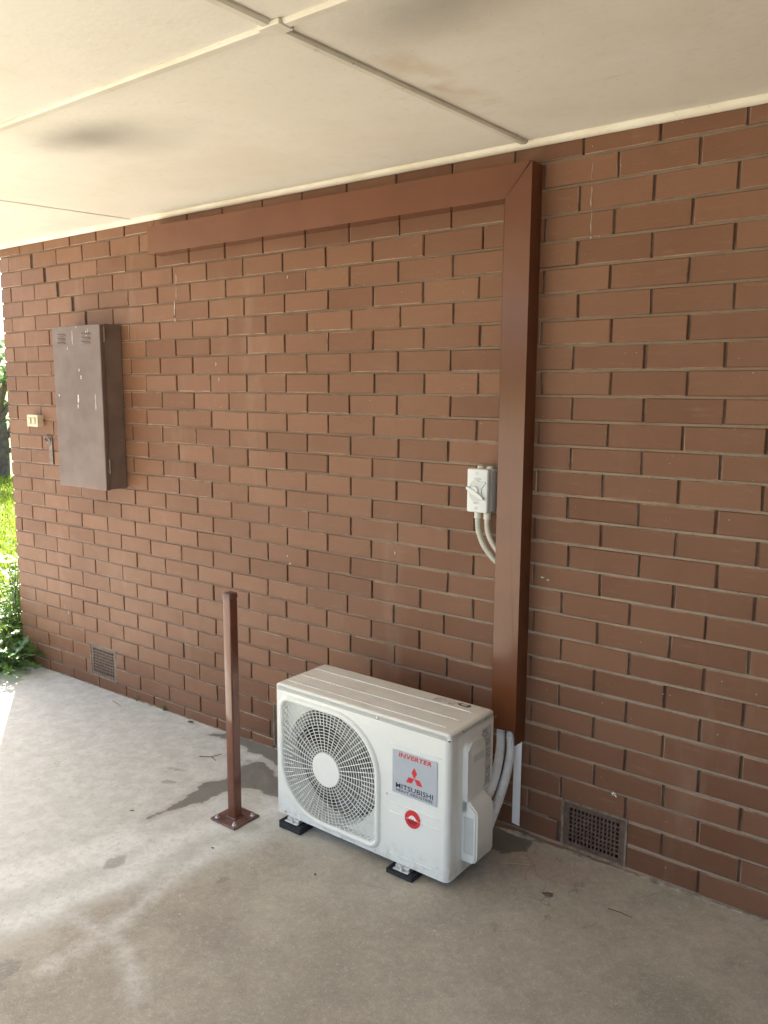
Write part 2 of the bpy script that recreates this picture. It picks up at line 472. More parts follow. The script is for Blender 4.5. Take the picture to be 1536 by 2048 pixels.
PX = XX.ravel(); PY = YY.ravel(); P2 = np.stack([PX, PY], 1)
wet = np.minimum(np.minimum(sdf_poly(P2, WET1), sdf_poly(P2, WET2)), sdf_poly(P2, WET3))
pale = np.full(len(P2), 9.)
for pl, w in STREAKS:
    for a, b in zip(pl[:-1], pl[1:]): pale = np.minimum(pale, seg_dist(P2, a, b) - w)
zone = -sdf_poly(P2, ZONE)
def ell(cx, cy, rx, ry, rot=0):
    c_, s_ = math.cos(rot), math.sin(rot)
    dx = P2[:, 0] - cx; dy = P2[:, 1] - cy
    u = (dx * c_ + dy * s_) / rx; v = (-dx * s_ + dy * c_) / ry
    return (np.sqrt(u * u + v * v) - 1) * min(rx, ry)
patch = np.minimum.reduce([ell(-1.232, -1.046, .032, .045, .3), ell(-1.0, -1.585, .045, .05), ell(-.94, -1.64, .03, .03),
                           ell(-1.66, -.42, .04, .012, .4), ell(-1.60, -.53, .045, .013, .6), ell(-.83, -.885, .012, .02), ell(-1.465, -.17, .016, .012)])
patch = np.clip(patch, -1, 1); wet = np.clip(wet, -1, 1); pale = np.clip(pale, -1, 1); zone = np.clip(zone, -1, 1)
nx, ny = len(xs), len(ys)
PZ = -.025 + .02 * np.clip(PX, -6, 4) + .0018 * np.sin(PX * 5.3 + PY * 3.1) * np.cos(PY * 4.7 - PX * 2.2)
verts = np.stack([PX, PY, PZ], 1)
ii = (np.arange(ny - 1)[:, None] * nx + np.arange(nx - 1)[None, :]).ravel()
faces = np.stack([ii, ii + 1, ii + nx + 1, ii + nx], 1)
me = bpy.data.meshes.new('concrete_slab')
nv = len(verts)
edge_lo = verts.copy()
me.from_pydata(verts.tolist(), [], faces.tolist())
for nm, arr in (('wet', wet), ('pale', pale), ('zone', zone), ('patch', patch)):
    a = me.attributes.new(nm, 'FLOAT', 'POINT'); a.data.foreach_set('value', arr.astype(np.float32))
slab = obj_mesh('concrete_slab', me, M_CONC, smooth=True)
tag(slab, 'worn grey brown concrete slab with a wet stain and pale streaks', 'concrete floor', kind='structure')
bm = bmesh.new()      # the slab's edge towards the lawn
box(bm, -40, -3.8, .0465, .06, -.4, -.15)
obj('slab_edge', bm, M_CONC, slab)

bm = bmesh.new()
gv = [bm.verts.new(p) for p in ((-400, -400, -.165), (400, -400, -.165), (400, 400, -.165), (-400, 400, -.165))]
bm.faces.new(gv)
lawn = obj('lawn', bm, M_LAWN)
tag(lawn, 'sunlit green lawn beyond the brick corner', 'lawn', kind='structure')

rng = np.random.default_rng(3)
def grass_blades(n):
    V, F = [], []
    k = 0
    while k < n:
        # the wedge of lawn seen past the wall's corner, thinning out with distance
        s = rng.random() ** 1.7
        d = 5.1 + 13 * s
        a = math.atan2(2.646, -4.985) + rng.uniform(-.06, .16)
        x = 1.2346 + d * math.cos(a); y = -2.6459 + d * math.sin(a)
        if x > -3.85 or y < .07: continue
        w = .0035 + .004 * s * 2; h = rng.uniform(.03, .085) * (1 + .3 * s); th = rng.uniform(0, 6.28)
        lx, ly = rng.normal(0, .03, 2)
        cx, cy = math.cos(th) * w, math.sin(th) * w
        b = len(V)
        V += [(x - cx, y - cy, -.166), (x + cx, y + cy, -.166), (x + lx * .5 + cx * .7, y + ly * .5 + cy * .7, -.165 + h * .6),
              (x + lx * .5 - cx * .7, y + ly * .5 - cy * .7, -.165 + h * .6), (x + lx, y + ly, -.165 + h)]
        F += [(b, b + 1, b + 2, b + 3), (b + 3, b + 2, b + 4)]
        k += 1
    me = bpy.data.meshes.new('grass'); me.from_pydata(V, [], F)
    return me
g = obj_mesh('grass', grass_blades(26000), M_GRASS)
tag(g, 'short bright green grass growing across the lawn', 'grass', kind='stuff')

# ------------------------------------------------------------------ house
CEIL = 2.487
house = empty('brick_house', (-3.76, 0, -.1), 'brown painted brick house with a cream carport ceiling', 'house')
house_off = Vector((3.76, 0, .1))
def hpart(name, bm, mats, **k):
    parent = k.pop('parent', house)
    o = obj(name, bm, mats, parent, **k)
    if parent is house: o.location = house_off
    return o

BW, BH = .24936, .086
CZ = [0.00054, 0.00602, -0.00242, -0.00982, 0.00121, 0.00721, 0.00053, -0.00521, -0.0098, 0.00472]
CX = [0.00402, -0.01116, -0.00848, 0.0129, -0.00616, 0.01718, 0.02062, -0.02759, -0.01613, 0.03035]
def polyr(C, x, k):
    x = (max(-3.8, min(1.0, x)) + 1.5) / 2.25; k = (max(-1, min(29, k)) - 14) / 14
    s = 0; q = 0
    for i in range(4):
        for j in range(4):
            if i + j <= 3: s += C[q] * x ** i * k ** j; q += 1
    return s
PERP = "0,0,8 0,1,9 0,2,9 1,0.5,3 1,1.5,5 2,0,-3 2,1,-5 2,2,-6 3,0.5,-5 3,1.5,-8 4,0,-3 4,1,-3 4,2,-6 5,0.5,-11 5,1.5,-10 6,0,6 6,1,3 6,2,3 7,0.5,1 7,1.5,0 8,0,-5 8,1,-6 8,2,-9 9,0.5,8 9,1.5,7 10,0,-2 10,1,-1 10,2,-1 11,0.5,6 11,1.5,5 12,0,2 12,1,2 12,2,-1 13,0.5,-2 13,1.5,3 13,2.5,2 14,0,-2 14,1,1 14,2,0 15,0.5,2 15,1.5,4 15,2.5,2 16,0,10 16,1,13 16,2,14 17,0.5,6 17,1.5,8 17,2.5,6 18,0,-9 18,1,-9 18,2,-10 19,0.5,4 19,1.5,4 19,2.5,-1 20,0,-6 20,1,-3 20,2,-6 21,0.5,0 21,1.5,-3 21,2.5,-6 22,0,-7 22,1,-7 22,2,-10 23,0.5,3 23,1.5,-2 23,2.5,-3 24,0,-3 24,1,-5 24,2,-7 25,0.5,9 25,1.5,6 26,0,8 26,1,3 26,2,-2 27,1.5,5 27,2.5,4 28,2,3 3,-3.5,-4 3,-2.5,-4 4,-4,1 4,-3,-1 4,-2,2 5,-3.5,-4 5,-2.5,-8 5,-1.5,-8 6,-4,8 6,-3,8 6,-2,7 7,-3.5,-3 7,-2.5,-3 7,-1.5,-1 8,-4,-1 8,-3,-1 8,-2,-4 9,-3.5,4 9,-2.5,2 15,-3.5,-4 15,-2.5,-3 16,-4,6 16,-3,4 16,-2,6 17,-3.5,-7 17,-2.5,-8 17,-1.5,-5 18,-4,6 18,-3,4 18,-2,4 19,-3.5,0 19,-2.5,-2 19,-1.5,-2 20,-4,-12 20,-3,-11 20,-2,-10 2,-8,-1 2,-7,3 2,-6,1 2,-5,7 3,-8.5,-6 3,-7.5,-6 3,-6.5,-8 3,-5.5,-4 3,-4.5,-3 4,-9,-3 4,-8,-4 4,-7,-1 4,-6,1 4,-5,3 6,-9,4 6,-8,4 6,-7,5 6,-6,6 6,-5,8 8,-9,-4 8,-8,-3 8,-7,-1 8,-6,1 8,-5,3 9,-8.5,-3 9,-7.5,-2 9,-6.5,0 9,-5.5,3 9,-4.5,6 11,-9.5,-1 11,-8.5,-3 11,-7.5,0 11,-6.5,2 11,-5.5,5 11,-4.5,1 13,-9.5,3 13,-8.5,-1 13,-7.5,3 13,-6.5,1 13,-5.5,1 13,-4.5,0 15,-9.5,-11 15,-8.5,-7 15,-7.5,-5 15,-6.5,-2 15,-5.5,-1 15,-4.5,-1 16,-10,4 16,-9,9 16,-8,9 16,-7,7 16,-6,8 16,-5,7 0,-13,5 0,-12,11 0,-11,9 0,-10,5 1,-12.5,-4 1,-11.5,-5 1,-10.5,-2 1,-9.5,-3 2,-12,-5 2,-11,-3 2,-10,-4 2,-9,-4"
PERPD = {}
for s_ in PERP.split():
    k, u, d = s_.split(','); PERPD[(int(k), float(u))] = int(d) * .001
CRACK = {(1, -3.42), (2, -3.269), (3, -3.149), (4, -3.022), (5, -2.903), (17, -2.499), (18, -2.382), (19, -2.257), (20, -2.126), (21, -2.0), (22, -1.863)}
VENTS = [(-2.985, -2.744, -.012, .166), (-1.468, -1.228, -.035, .168), (.026, .258, 0, .167)]   # x0,x1,z0,z1

def zj(k, x): return (28 - k) * BH + polyr(CZ, x, k)

def wall_front():
    V, F, MI, TONE = [], [], [], []
    def quad(a, b, c, d, mi, tone=0):
        n = len(V); V.extend((a, b, c, d)); F.append((n, n + 1, n + 2, n + 3)); MI.append(mi); TONE.append(tone)
    def brick(xa0, xa1, za0, za1, zb0, zb1, xb0, xb1):
        # bottom corners (xa0,za0) (xa1,za1); top corners (xb0,zb0),(xb1,zb1)
        tone = random.random() ** 1.1 + (random.uniform(-.5, .4) if random.random() < .12 else 0)
        ch = random.uniform(.002, .0036); yd = random.uniform(-.0012, .0012); ty = random.uniform(-.0008, .0008)
        back = .016
        j = lambda: random.uniform(-.0011, .0011)
        o = [(xa0, za0), (xa1, za1), (xb1, zb1), (xb0, zb0)]
        i_ = [(xa0 + ch, za0 + ch), (xa1 - ch, za1 + ch), (xb1 - ch, zb1 - ch), (xb0 + ch, zb0 - ch)]
        n = len(V)
        for x, z in o: V.append((x, back, z))
        for x, z in o: V.append((x + j(), ch + yd, z + j()))
        for q, (x, z) in enumerate(i_): V.append((x, yd + (ty if q in (0, 3) else -ty), z))
        fs = [(n + 8, n + 9, n + 10, n + 11)]
        for q in range(4):
            r = (q + 1) % 4
            fs += [(n + 4 + q, n + 4 + r, n + 8 + r, n + 8 + q), (n + q, n + r, n + 4 + r, n + 4 + q)]
        dusty = (random.random() < .55, random.random() < .35, random.random() < .6, random.random() < .35)
        for q_, f in enumerate(fs):
            F.append(f); MI.append(0)
            TONE.append(2.0 if q_ % 2 and dusty[q_ // 2] else min(1, max(0, tone)))
    X0, X1 = -3.745, 4.6
    for k in range(-1, 32):
        us = []
        half = (k % 2) * .5
        u = -16 + half
        while u < 20:
            x = u * BW
            x = x + polyr(CX, x, k)
            d = PERPD.get((k, u))
            if d is None: d = random.uniform(-.007, .007)
            us.append(x + d); u += 1
        edges = [X0] + [x for x in us if X0 + .06 < x < X1] + [X1]
        for a, b in zip(edges[:-1], edges[1:]):
            ga = gb = .0042
            for ck, cx in CRACK:
                if ck == k:
                    if abs(a - cx) < .05: ga = .014 if ck < 9 else .0095
                    if abs(b - cx) < .05: gb = .014 if ck < 9 else .0095
            if a == X0: ga = 0
            if gb > .009: quad((b - gb, .0078, zj(k, b) - .002), (b + gb, .0078, zj(k, b) - .002), (b + gb, .0078, zj(k - 1, b) + .002), (b - gb, .0078, zj(k - 1, b) + .002), 3)
            pieces = [(a + ga, b - gb)]
            for vx0, vx1, vz0, vz1 in VENTS:
                if zj(k, a) < vz1 - .02 and zj(k - 1, a) > vz0 + .02:
                    np_ = []
                    for p0, p1 in pieces:
                        if p1 < vx0 - .009 or p0 > vx1 + .009: np_.append((p0, p1)); continue
                        if p0 < vx0 - .03: np_.append((p0, vx0 - .009))
                        if p1 > vx1 + .03: np_.append((vx1 + .009, p1))
                    pieces = np_
            for p0, p1 in pieces:
                jz = random.uniform(-.0008, .0008)
                gt = gbm = .0042
                brick(p0, p1, zj(k, p0) + gbm + jz, zj(k, p1) + gbm + jz, zj(k - 1, p0) - gt, zj(k - 1, p1) - gt, p0 + random.uniform(-.0008, .0008), p1 + random.uniform(-.0008, .0008))
    # raked perpend backing
    holes = VENTS
    zb = [-.5] + sorted({v for h in holes for v in (h[2], h[3])}) + [2.75]
    xb = [X0 + .004] + sorted({v for h in holes for v in (h[0] - .004, h[1] + .004)}) + [X1]
    for a, b in zip(xb[:-1], xb[1:]):
        for c, d in zip(zb[:-1], zb[1:]):
            mx, mz = (a + b) / 2, (c + d) / 2
            if any(h[0] - .004 < mx < h[1] + .004 and h[2] < mz < h[3] for h in holes): continue
            quad((a, .0085, c), (b, .0085, c), (b, .0085, d), (a, .0085, d), 1)
    # bed joints: a thin shelf of mortar, a little proud of the raked perpends
    for k in range(-1, 31):
        n = 90
        for i in range(n):
            xa = X0 + (X1 - X0) * i / n; xb_ = X0 + (X1 - X0) * (i + 1) / n
            za, zb_ = zj(k, xa), zj(k, xb_)
            if any(h[0] - .03 < (xa + xb_) / 2 < h[1] + .03 and h[2] + .01 < za < h[3] - .01 for h in holes): continue
            y = .0042
            quad((xa, y, za - .0046), (xb_, y, zb_ - .0046), (xb_, y, zb_ + .0046), (xa, y, za + .0046), 2)
    me = bpy.data.meshes.new('brick_wall')
    me.from_pydata(V, [], F)
    at = me.attributes.new('tone', 'FLOAT', 'FACE'); at.data.foreach_set('value', np.array(TONE, np.float32))
    me.polygons.foreach_set('material_index', np.array(MI, np.int32))
    me.update()
    return me
w = obj_mesh('brick_wall', wall_front(), [M_BRICK, M_PERP, M_BED, M_CRACK], house); w.location = house_off

# the end wall round the corner, same bond (header courses)
bm = bmesh.new()
for k in range(-1, 31):
    z0, z1 = zj(k, -3.75) + .0045, zj(k - 1, -3.75) - .0045
    y = .002 if k % 2 else .002
    first = .11 if k % 2 == 0 else .23
    yy = y
    while yy < 6:
        L_ = first if yy == y else .24
        box(bm, -3.7595, -3.74 if yy == y else -3.742, yy + (.0 if yy == y else .005), yy + L_ - .005, z0, z1)
        yy += L_
box(bm, -3.753, -3.60, .03, 6.2, -.5, 2.7, mi=1)
hpart('end_wall', bm, [M_BRICK, M_BED])
# unseen brick wall, added to keep light off the right-hand end
bm = bmesh.new()
for k in range(-1, 30):
    z0, z1 = zj(k, 1.0) + .0045, zj(k - 1, 1.0) - .0045
    yy = -.012
    if k % 2: box(bm, 3.6, 3.7, yy - .115, yy, z0, z1); yy -= .125
    while yy > -3.9:
        box(bm, 3.6, 3.7, yy - .23, yy, z0, z1); yy -= .24
box(bm, 3.607, 3.82, -3.95, -.004, -.5, 2.48, mi=1)
hpart('added_shade_wall', bm, [M_BRICK, M_BED])

# ceiling and its cover strips
YF = -4.0
XL, XR = -3.92, 4.6
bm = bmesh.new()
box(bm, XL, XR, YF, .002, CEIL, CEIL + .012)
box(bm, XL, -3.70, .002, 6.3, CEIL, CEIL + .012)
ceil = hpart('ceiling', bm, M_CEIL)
def strip(bm, a, b, w=.034, h=.010, mi=0):
    (x0, y0), (x1, y1) = a, b
    d = Vector((x1 - x0, y1 - y0, 0)).normalized(); n = Vector((-d.y, d.x, 0))
    prof = [(-w / 2, 0), (-w / 2, -h * .55), (-w * .30, -h), (w * .30, -h), (w / 2, -h * .55), (w / 2, 0)]
    A = [bm.verts.new(Vector((x0, y0, CEIL - .0005)) + n * p + Vector((0, 0, q))) for p, q in prof]
    B = [bm.verts.new(Vector((x1, y1, CEIL - .0005)) + n * p + Vector((0, 0, q))) for p, q in prof]
    for i in range(5): bm.faces.new((A[i], A[i + 1], B[i + 1], B[i])).material_index = mi
    bm.faces.new(A).material_index = mi; bm.faces.new(B[::-1]).material_index = mi
def cstrip(a, b, m, **k):
    bm = bmesh.new(); strip(bm, a, b, **k)
    return hpart('cover_strip', bm, m, parent=ceil)
cstrip((-.245, -1.176), (XL + .05, -1.172), M_STRIP, w=.036)
cstrip((-.195, -1.176), (2.18, -1.182), M_STRIP, w=.036)
cstrip((-.205, -.018), (-.232, -1.15), M_GRIME, w=.031)
cstrip((-.232, -1.205), (-.25, -3.85), M_GRIME, w=.031)
cstrip((2.21, -.02), (2.21, -3.85), M_GRIME, w=.036)
cstrip((-2.41, -.02), (-2.62, -1.15), M_GRIME, w=.010, h=.0035)
bm = bmesh.new(); box(bm, -.262, -.190, -1.204, -1.152, CEIL - .013, CEIL - .0012, .002, 1)
hpart('joint_cap', bm, M_GRIME, parent=ceil)
def cornice(x0, x1):
    bm = bmesh.new()
    prof = [(-.0005, -.0215), (-.006, -.0235), (-.013, -.021), (-.019, -.014), (-.0215, -.006), (-.0215, -.0005), (-.0005, -.0005)]
    prism(bm, prof, x0, x1, lambda a, b, d: (d, a - .0015, CEIL + b))
    return hpart('cornice', bm, M_STRIP, parent=ceil, smooth=True)
cornice(XL + .1, -2.243); cornice(-2.240, XR)
# roof over it
bm = bmesh.new()
box(bm, XL - .1, XR + .1, YF - .1, 6.4, CEIL + .16, CEIL + .21)
roof = hpart('roof', bm, M_ROOF)
bm = bmesh.new()
box(bm, XL - .025, XL - .001, YF, 6.3, CEIL - .02, CEIL + .158)
box(bm, XL, XR, YF - .025, YF - .001, CEIL - .02, CEIL + .158)
hpart('fascia', bm, M_STRIP, parent=roof)

# crumbled mortar along the foot of the wall
bm = bmesh.new()
A = []
x = -3.6
while x < 1.6:
    k = max(0, min(1, (x + .6) / .7)); z = gz(x)
    amp = max(0, mnoise.noise(Vector((x * 9, 3.3, 0))) + .25) * (.4 + .6 * k) + .25 * max(0, mnoise.noise(Vector((x * 40, 7, 0))))
    h = .001 + .016 * amp; d = .003 + .022 * amp
    A.append([bm.verts.new((x, .004, z + h * random.uniform(.9, 1.2))), bm.verts.new((x, -d * .5, z + h * random.uniform(.5, .9))), bm.verts.new((x, -d * random.uniform(.8, 1.2), z - .004))])
    x += random.uniform(.006, .014)
for p, q in zip(A[:-1], A[1:]):
    for i in (0, 1): bm.faces.new((p[i], q[i], q[i + 1], p[i + 1]))
hpart('mortar_fillet', bm, M_CRUMB)

# dried white drips and specks on the paint
def drip(x, z0, z1, w):
    bm = bmesh.new()
    n = max(3, int(abs(z0 - z1) / .012)); A = []
    for i in range(n + 1):
        z = z0 + (z1 - z0) * i / n
        ww = w * (.5 + .7 * random.random()) * (.3 if i in (0, n) else 1)
        xx = x + .0015 * math.sin(i * 1.3)
        A.append((bm.verts.new((xx - ww, -.0017, z)), bm.verts.new((xx, -.0026, z)), bm.verts.new((xx + ww, -.0017, z))))
    for i in range(n):
        bm.faces.new((A[i][0], A[i][1], A[i + 1][1], A[i + 1][0])); bm.faces.new((A[i][1], A[i][2], A[i + 1][2], A[i + 1][1]))
    o = obj('paint_drip', bm, M_DRIP, w_obj)
w_obj = w
for a in ((.037, 2.39, 2.33, .0013), (.038, 2.315, 2.245, .0015), (.041, 2.235, 2.158, .0017), (.041, 2.155, 2.145, .004), (-2.095, 2.20, 2.155, .0026), (-2.097, 2.145, 2.083, .0022),
          (-2.114, 2.07, 2.00, .0034), (-2.113, 1.995, 1.972, .0028), (-1.346, 2.135, 2.12, .0025), (-1.821, 1.775, 1.755, .003), (-1.803, 1.705, 1.68, .0025),
          (-.756, 1.0, .985, .004), (-1.367, .905, .895, .005), (-1.35, .872, .862, .004), (-3.235, .36, .335, .002), (-3.20, .33, .305, .002), (-.092, .99, .984, .008), (-.07, .984, .978, .006)):
    drip(*a)

# ------------------------------------------------------------------ air vents in the wall
def vent(x0, x1, z0, z1, nx_, nz_, label, frame):
    e = empty('air_vent', ((x0 + x1) / 2, 0, z0), label, 'air vent', 'wall air vents')
    cx = (x0 + x1) / 2
    W = x1 - x0; H = z1 - z0
    L = lambda bm, *a, **k: box(bm, a[0] - cx, a[1] - cx, a[2], a[3], a[4] - z0, a[5] - z0, **k)
    bm = bmesh.new()
    m = .022 if W > .2 else .015
    gx0, gx1, g0, g1 = x0 + m, x1 - m, z0 + m * .8, z1 - m * .8
    y0, y1 = .0025, .0085
    L(bm, x0 + .001, gx0, y0, y1, z0, z1); L(bm, gx1, x1 - .001, y0, y1, z0, z1)
    L(bm, gx0, gx1, y0, y1, z0, g0); L(bm, gx0, gx1, y0, y1, g1, z1)
    px = (gx1 - gx0) / nx_; pz = (g1 - g0) / nz_
    for i in range(1, nx_):
        L(bm, gx0 + px * i - px * .21, gx0 + px * i + px * .21, y0 + .0005, y1, g0, g1)
    for j in range(1, nz_):
        for i in range(nx_):
            a = gx0 + px * i + (px * .21 if i else 0); b = gx0 + px * (i + 1) - (px * .21 if i < nx_ - 1 else 0)
            L(bm, a, b, y0 + .001, y1 - .0005, g0 + pz * j - pz * .2, g0 + pz * j + pz * .2)
    obj('grate', bm, M_VENT, e)
    bm = bmesh.new()
    L(bm, x0, x1, .045, .05, z0, z1)
    L(bm, x0 - .004, x0, .012, .05, z0, z1); L(bm, x1, x1 + .004, .012, .05, z0, z1)
    L(bm, x0, x1, .012, .05, z1, z1 + .004); L(bm, x0, x1, .012, .05, z0 - .004, z0)
    obj('cavity', bm, M_VOID, e)
    if frame:
        bm = bmesh.new()
        t_ = .0085; yy0, yy1 = -.001, .0118
        L(bm, x0 - t_, x0 + .0005, yy0, yy1, z0 - .004, z1 + t_, bev=.0015, seg=1); L(bm, x1 - .0005, x1 + t_, yy0, yy1, z0 - .004, z1 + t_, bev=.0015, seg=1)
        L(bm, x0 + .0008, x1 - .0008, yy0 + .0004, yy1, z1 - .0005, z1 + t_, bev=.0015, seg=1); L(bm, x0 + .0008, x1 - .0008, yy0 + .0004, yy1, z0 - t_, z0 + .0005, bev=.0015, seg=1)
        obj('mortar_surround', bm, M_MORT, e)
    return e
vent(*VENTS[0], 13, 8, 'brown wall vent grate low on the wall at the far left', True)
vent(*VENTS[1], 12, 8, 'wall vent half hidden behind the white air conditioner', True)
vent(*VENTS[2], 13, 8, 'brown wall vent grate at floor level right of the air conditioner', True)

# ------------------------------------------------------------------ brown metal duct
DX0, DX1, DY = -.243, -.143, -.075
duct = empty('pipe_duct', (-.193, 0, .36), 'brown metal L shaped pipe cover running down and along the brick wall', 'pipe cover')
off = Vector((.193, 0, -.36))
T_ = .0012
def dpart(name, bm, m, **k):
    o = obj(name, bm, m, duct, **k); o.location = off; return o
bm = bmesh.new()
zt, zi = 2.406, 2.296
# vertical cover: front face with a notch at the foot, two returns; mitred head
front = [(DX0, .404), (-.158, .410), (-.150, .404), (-.146, .392), (-.1445, .360), (DX1, .360), (DX1, zt - .001), (DX0 + .0015, zi)]
vs = [bm.verts.new((x, DY, z)) for x, z in front]; bm.faces.new(vs)
a = [bm.verts.new(p) for p in ((DX1, DY, .360), (DX1, -.0005, .352), (DX1, -.0005, zt - .001), (DX1, DY, zt - .001))]; bm.faces.new(a)
a = [bm.verts.new(p) for p in ((DX0, DY, .404), (DX0, -.0005, .404), (DX0, -.0005, zi), (DX0, DY, zi))]; bm.faces.new(a)
bmesh.ops.remove_doubles(bm, verts=bm.verts, dist=.0002)
bmesh.ops.recalc_face_normals(bm, faces=bm.faces)
o = dpart('vertical_cover', bm, M_DUCT, recalc=False)
md = o.modifiers.new('sheet', 'SOLIDIFY'); md.thickness = T_; md.offset = -1
bv = o.modifiers.new('fold', 'BEVEL'); bv.width = .0016; bv.segments = 2; bv.limit_method = 'ANGLE'; bv.angle_limit = R(60)
bm = bmesh.new()
xl = -2.205
ztl, zbl = 2.418, 2.290
DYh = DY - .0012
vs = [bm.verts.new(p) for p in ((xl, DYh, zbl), (DX0 + .0005, DYh, zi), (DX1 - .004, DYh, zt), (xl, DYh, ztl))]; bm.faces.new(vs)
vs = [bm.verts.new(p) for p in ((xl, DYh, zbl), (xl, -.0005, zbl), (DX0 + .0005, -.0005, zi), (DX0 + .0005, DYh, zi))]; bm.faces.new(vs)
vs = [bm.verts.new(p) for p in ((xl, DYh, ztl), (xl, -.0005, ztl), (DX1 - .004, -.0005, zt), (DX1 - .004, DYh, zt))]; bm.faces.new(vs)
vs = [bm.verts.new(p) for p in ((xl, DYh, zbl), (xl, DYh, ztl), (xl, -.0005, ztl), (xl, -.0005, zbl))]; bm.faces.new(vs)
bmesh.ops.remove_doubles(bm, verts=bm.verts, dist=.0002)
o = dpart('horizontal_cover', bm, M_DUCT)
md = o.modifiers.new('sheet', 'SOLIDIFY'); md.thickness = T_; md.offset = -1
bv = o.modifiers.new('fold', 'BEVEL'); bv.width = .0016; bv.segments = 2; bv.limit_method = 'ANGLE'; bv.angle_limit = R(60)
# the white backing strip that shows below the cover
bm = bmesh.new()
prism(bm, [(-.170, .028), (-.1385, .024), (-.1385, .358), (-.144, .358), (-.170, .330)], -.029, -.0265, lambda a, b, d: (a, d, b))
prism(bm, [(-.160, .030), (-.156, .030), (-.156, .35), (-.160, .35)], -.0266, -.001, lambda a, b, d: (a, d, b))
dpart('backing_strip', bm, M_WSTRIP)
bm = bmesh.new()
cyl(bm, (-.2245, DY + .0004, .452), (0, -1, 0), .0032, .0025, 12)
dpart('rivet', bm, M_SCREW)

# ------------------------------------------------------------------ isolator switch
iso = empty('isolator_switch', (-.325, 0, 1.207), 'pale grey weatherproof isolator switch beside the brown duct', 'switch')
def ipart(name, bm, m, parent=None, **k):
    return obj(name, bm, m, parent or iso, **k)
bm = bmesh.new()
box(bm, -.042, .042, -.052, -.001, .004, .160, .006, 3)
body = ipart('back_box', bm, M_SWITCH, smooth=True)
bm = bmesh.new()
box(bm, -.0435, .0435, -.080, -.0535, .002, .162, .006, 3)
front_cover = ipart('front_cover', bm, M_SWITCH, smooth=True)
for z in (.018, .146):
    bm = bmesh.new(); cyl(bm, (-.002, -.0798, z), (0, -1, 0), .0062, .0012, 18); sc_ = ipart('screw', bm, M_SWG, front_cover)
# round recess guard with the rotary lever
bm = bmesh.new()
pts = [(.030 * math.cos(R(a)) - .004, .082 + .040 * math.sin(R(a))) for a in range(60, 301, 12)]
pts += [(.034, .049), (.036, .055), (.020, .072), (.020, .092), (.036, .112), (.034, .117)]
prism(bm, pts, -.0795, -.0835, lambda a, b, d: (a, d, b))
ipart('switch_guard', bm, M_SWG, front_cover)
bm = bmesh.new()
cyl(bm, (-.008, -.083, .083), (0, -1, 0), .017, .007, 28, .0155)
dial = ipart('dial', bm, M_SWITCH, smooth=True)
bm = bmesh.new()
lev = [(-.0395, .0925), (-.039, .087), (-.02, .0755), (.016, .058), (.030, .050), (.033, .053), (.031, .060), (.014, .072), (-.012, .087), (-.036, .097)]
prism(bm, lev, -.0838, -.0940, lambda a, b, d: (a, d, b))
bmesh.ops.bevel(bm, geom=list(bm.edges), offset=.0012, segments=1, affect='EDGES')
ipart('lever', bm, M_SWITCH, dial)
for i, (a, b, z) in enumerate(((-.017, .010, .0385), (-.014, .004, .0345), (.012, .016, .0345), (-.010, .016, .128), (-.014, .018, .124))):
    bm = bmesh.new(); box(bm, a, b, -.0807, -.0802, z, z + .0018); ipart('printed_mark', bm, M_GREYINK, front_cover)
for x in (-.018, .022):
    bm = bmesh.new(); cyl(bm, (x, -.027, .160), (0, 0, 1), .0125, .0075, 20, .0120); cyl(bm, (x, -.027, .1675), (0, 0, 1), .0075, .0015, 16)
    ipart('blanking_plug', bm, M_GLAND, smooth=True)
for x in (-.018, .022):
    bm = bmesh.new(); cyl(bm, (x, -.040, .0038), (0, 0, -1), .0135, .024, 20, .0128); cyl(bm, (x, -.040, -.0202), (0, 0, -1), .0142, .004, 20)
    ipart('conduit_gland', bm, M_GLAND, smooth=True)

def corrugated(name, ctrl, r, pitch, mat, label, cat, group, amp=.13):
    L_ = smooth_path(ctrl, 50)[1]
    nper = 6
    n = int(L_ / pitch * nper) + 1
    pts, _ = smooth_path(ctrl, n)
    base = Vector(ctrl[0])
    bm = bmesh.new()
    prof = [1, 1, 1 - amp * .3, 1 - amp * 1.9, 1 - amp * 1.9, 1 - amp * .3]
    tube(bm, [p - base for p in pts], r, 14, rfn=lambda i: r * prof[i % nper])
    o = obj(name, bm, mat, None, smooth=True, angle=60)
    o.location = base
    return tag(o, label, cat, group)
corrugated('flexible_conduit', [(-.343, -.040, 1.185), (-.341, -.041, 1.160), (-.336, -.042, 1.132), (-.318, -.042, 1.09), (-.290, -.042, 1.055), (-.262, -.044, 1.033), (-.236, -.044, 1.016)], .0112, .0056, M_GCON,
           'grey ribbed conduit from the left gland of the isolator, the lower curve', 'conduit', 'grey conduits under the isolator')
corrugated('flexible_conduit', [(-.303, -.040, 1.185), (-.302, -.041, 1.165), (-.297, -.042, 1.135), (-.283, -.042, 1.105), (-.262, -.042, 1.078), (-.236, -.043, 1.054)], .0112, .0056, M_GCON,
           'grey ribbed conduit from the right gland of the isolator, the inner curve', 'conduit', 'grey conduits under the isolator')
corrugated('corrugated_pipe', [(-.219, -.045, .520), (-.217, -.048, .41), (-.203, -.075, .33), (-.187, -.12, .285), (-.170, -.18, .246), (-.158, -.24, .222), (-.152, -.27, .212)], .0172, .0075, M_CORR,
           'white corrugated pipe dropping from the duct, the one nearer the air conditioner', 'pipe', 'white corrugated pipes under the duct')
corrugated('corrugated_pipe', [(-.180, -.042, .520), (-.179, -.043, .40), (-.166, -.062, .325), (-.155, -.11, .258), (-.142, -.18, .20), (-.136, -.24, .153), (-.132, -.27, .13)], .0172, .0075, M_CORR,
           'white corrugated pipe dropping from the duct, the one nearer the white strip', 'pipe', 'white corrugated pipes under the duct')

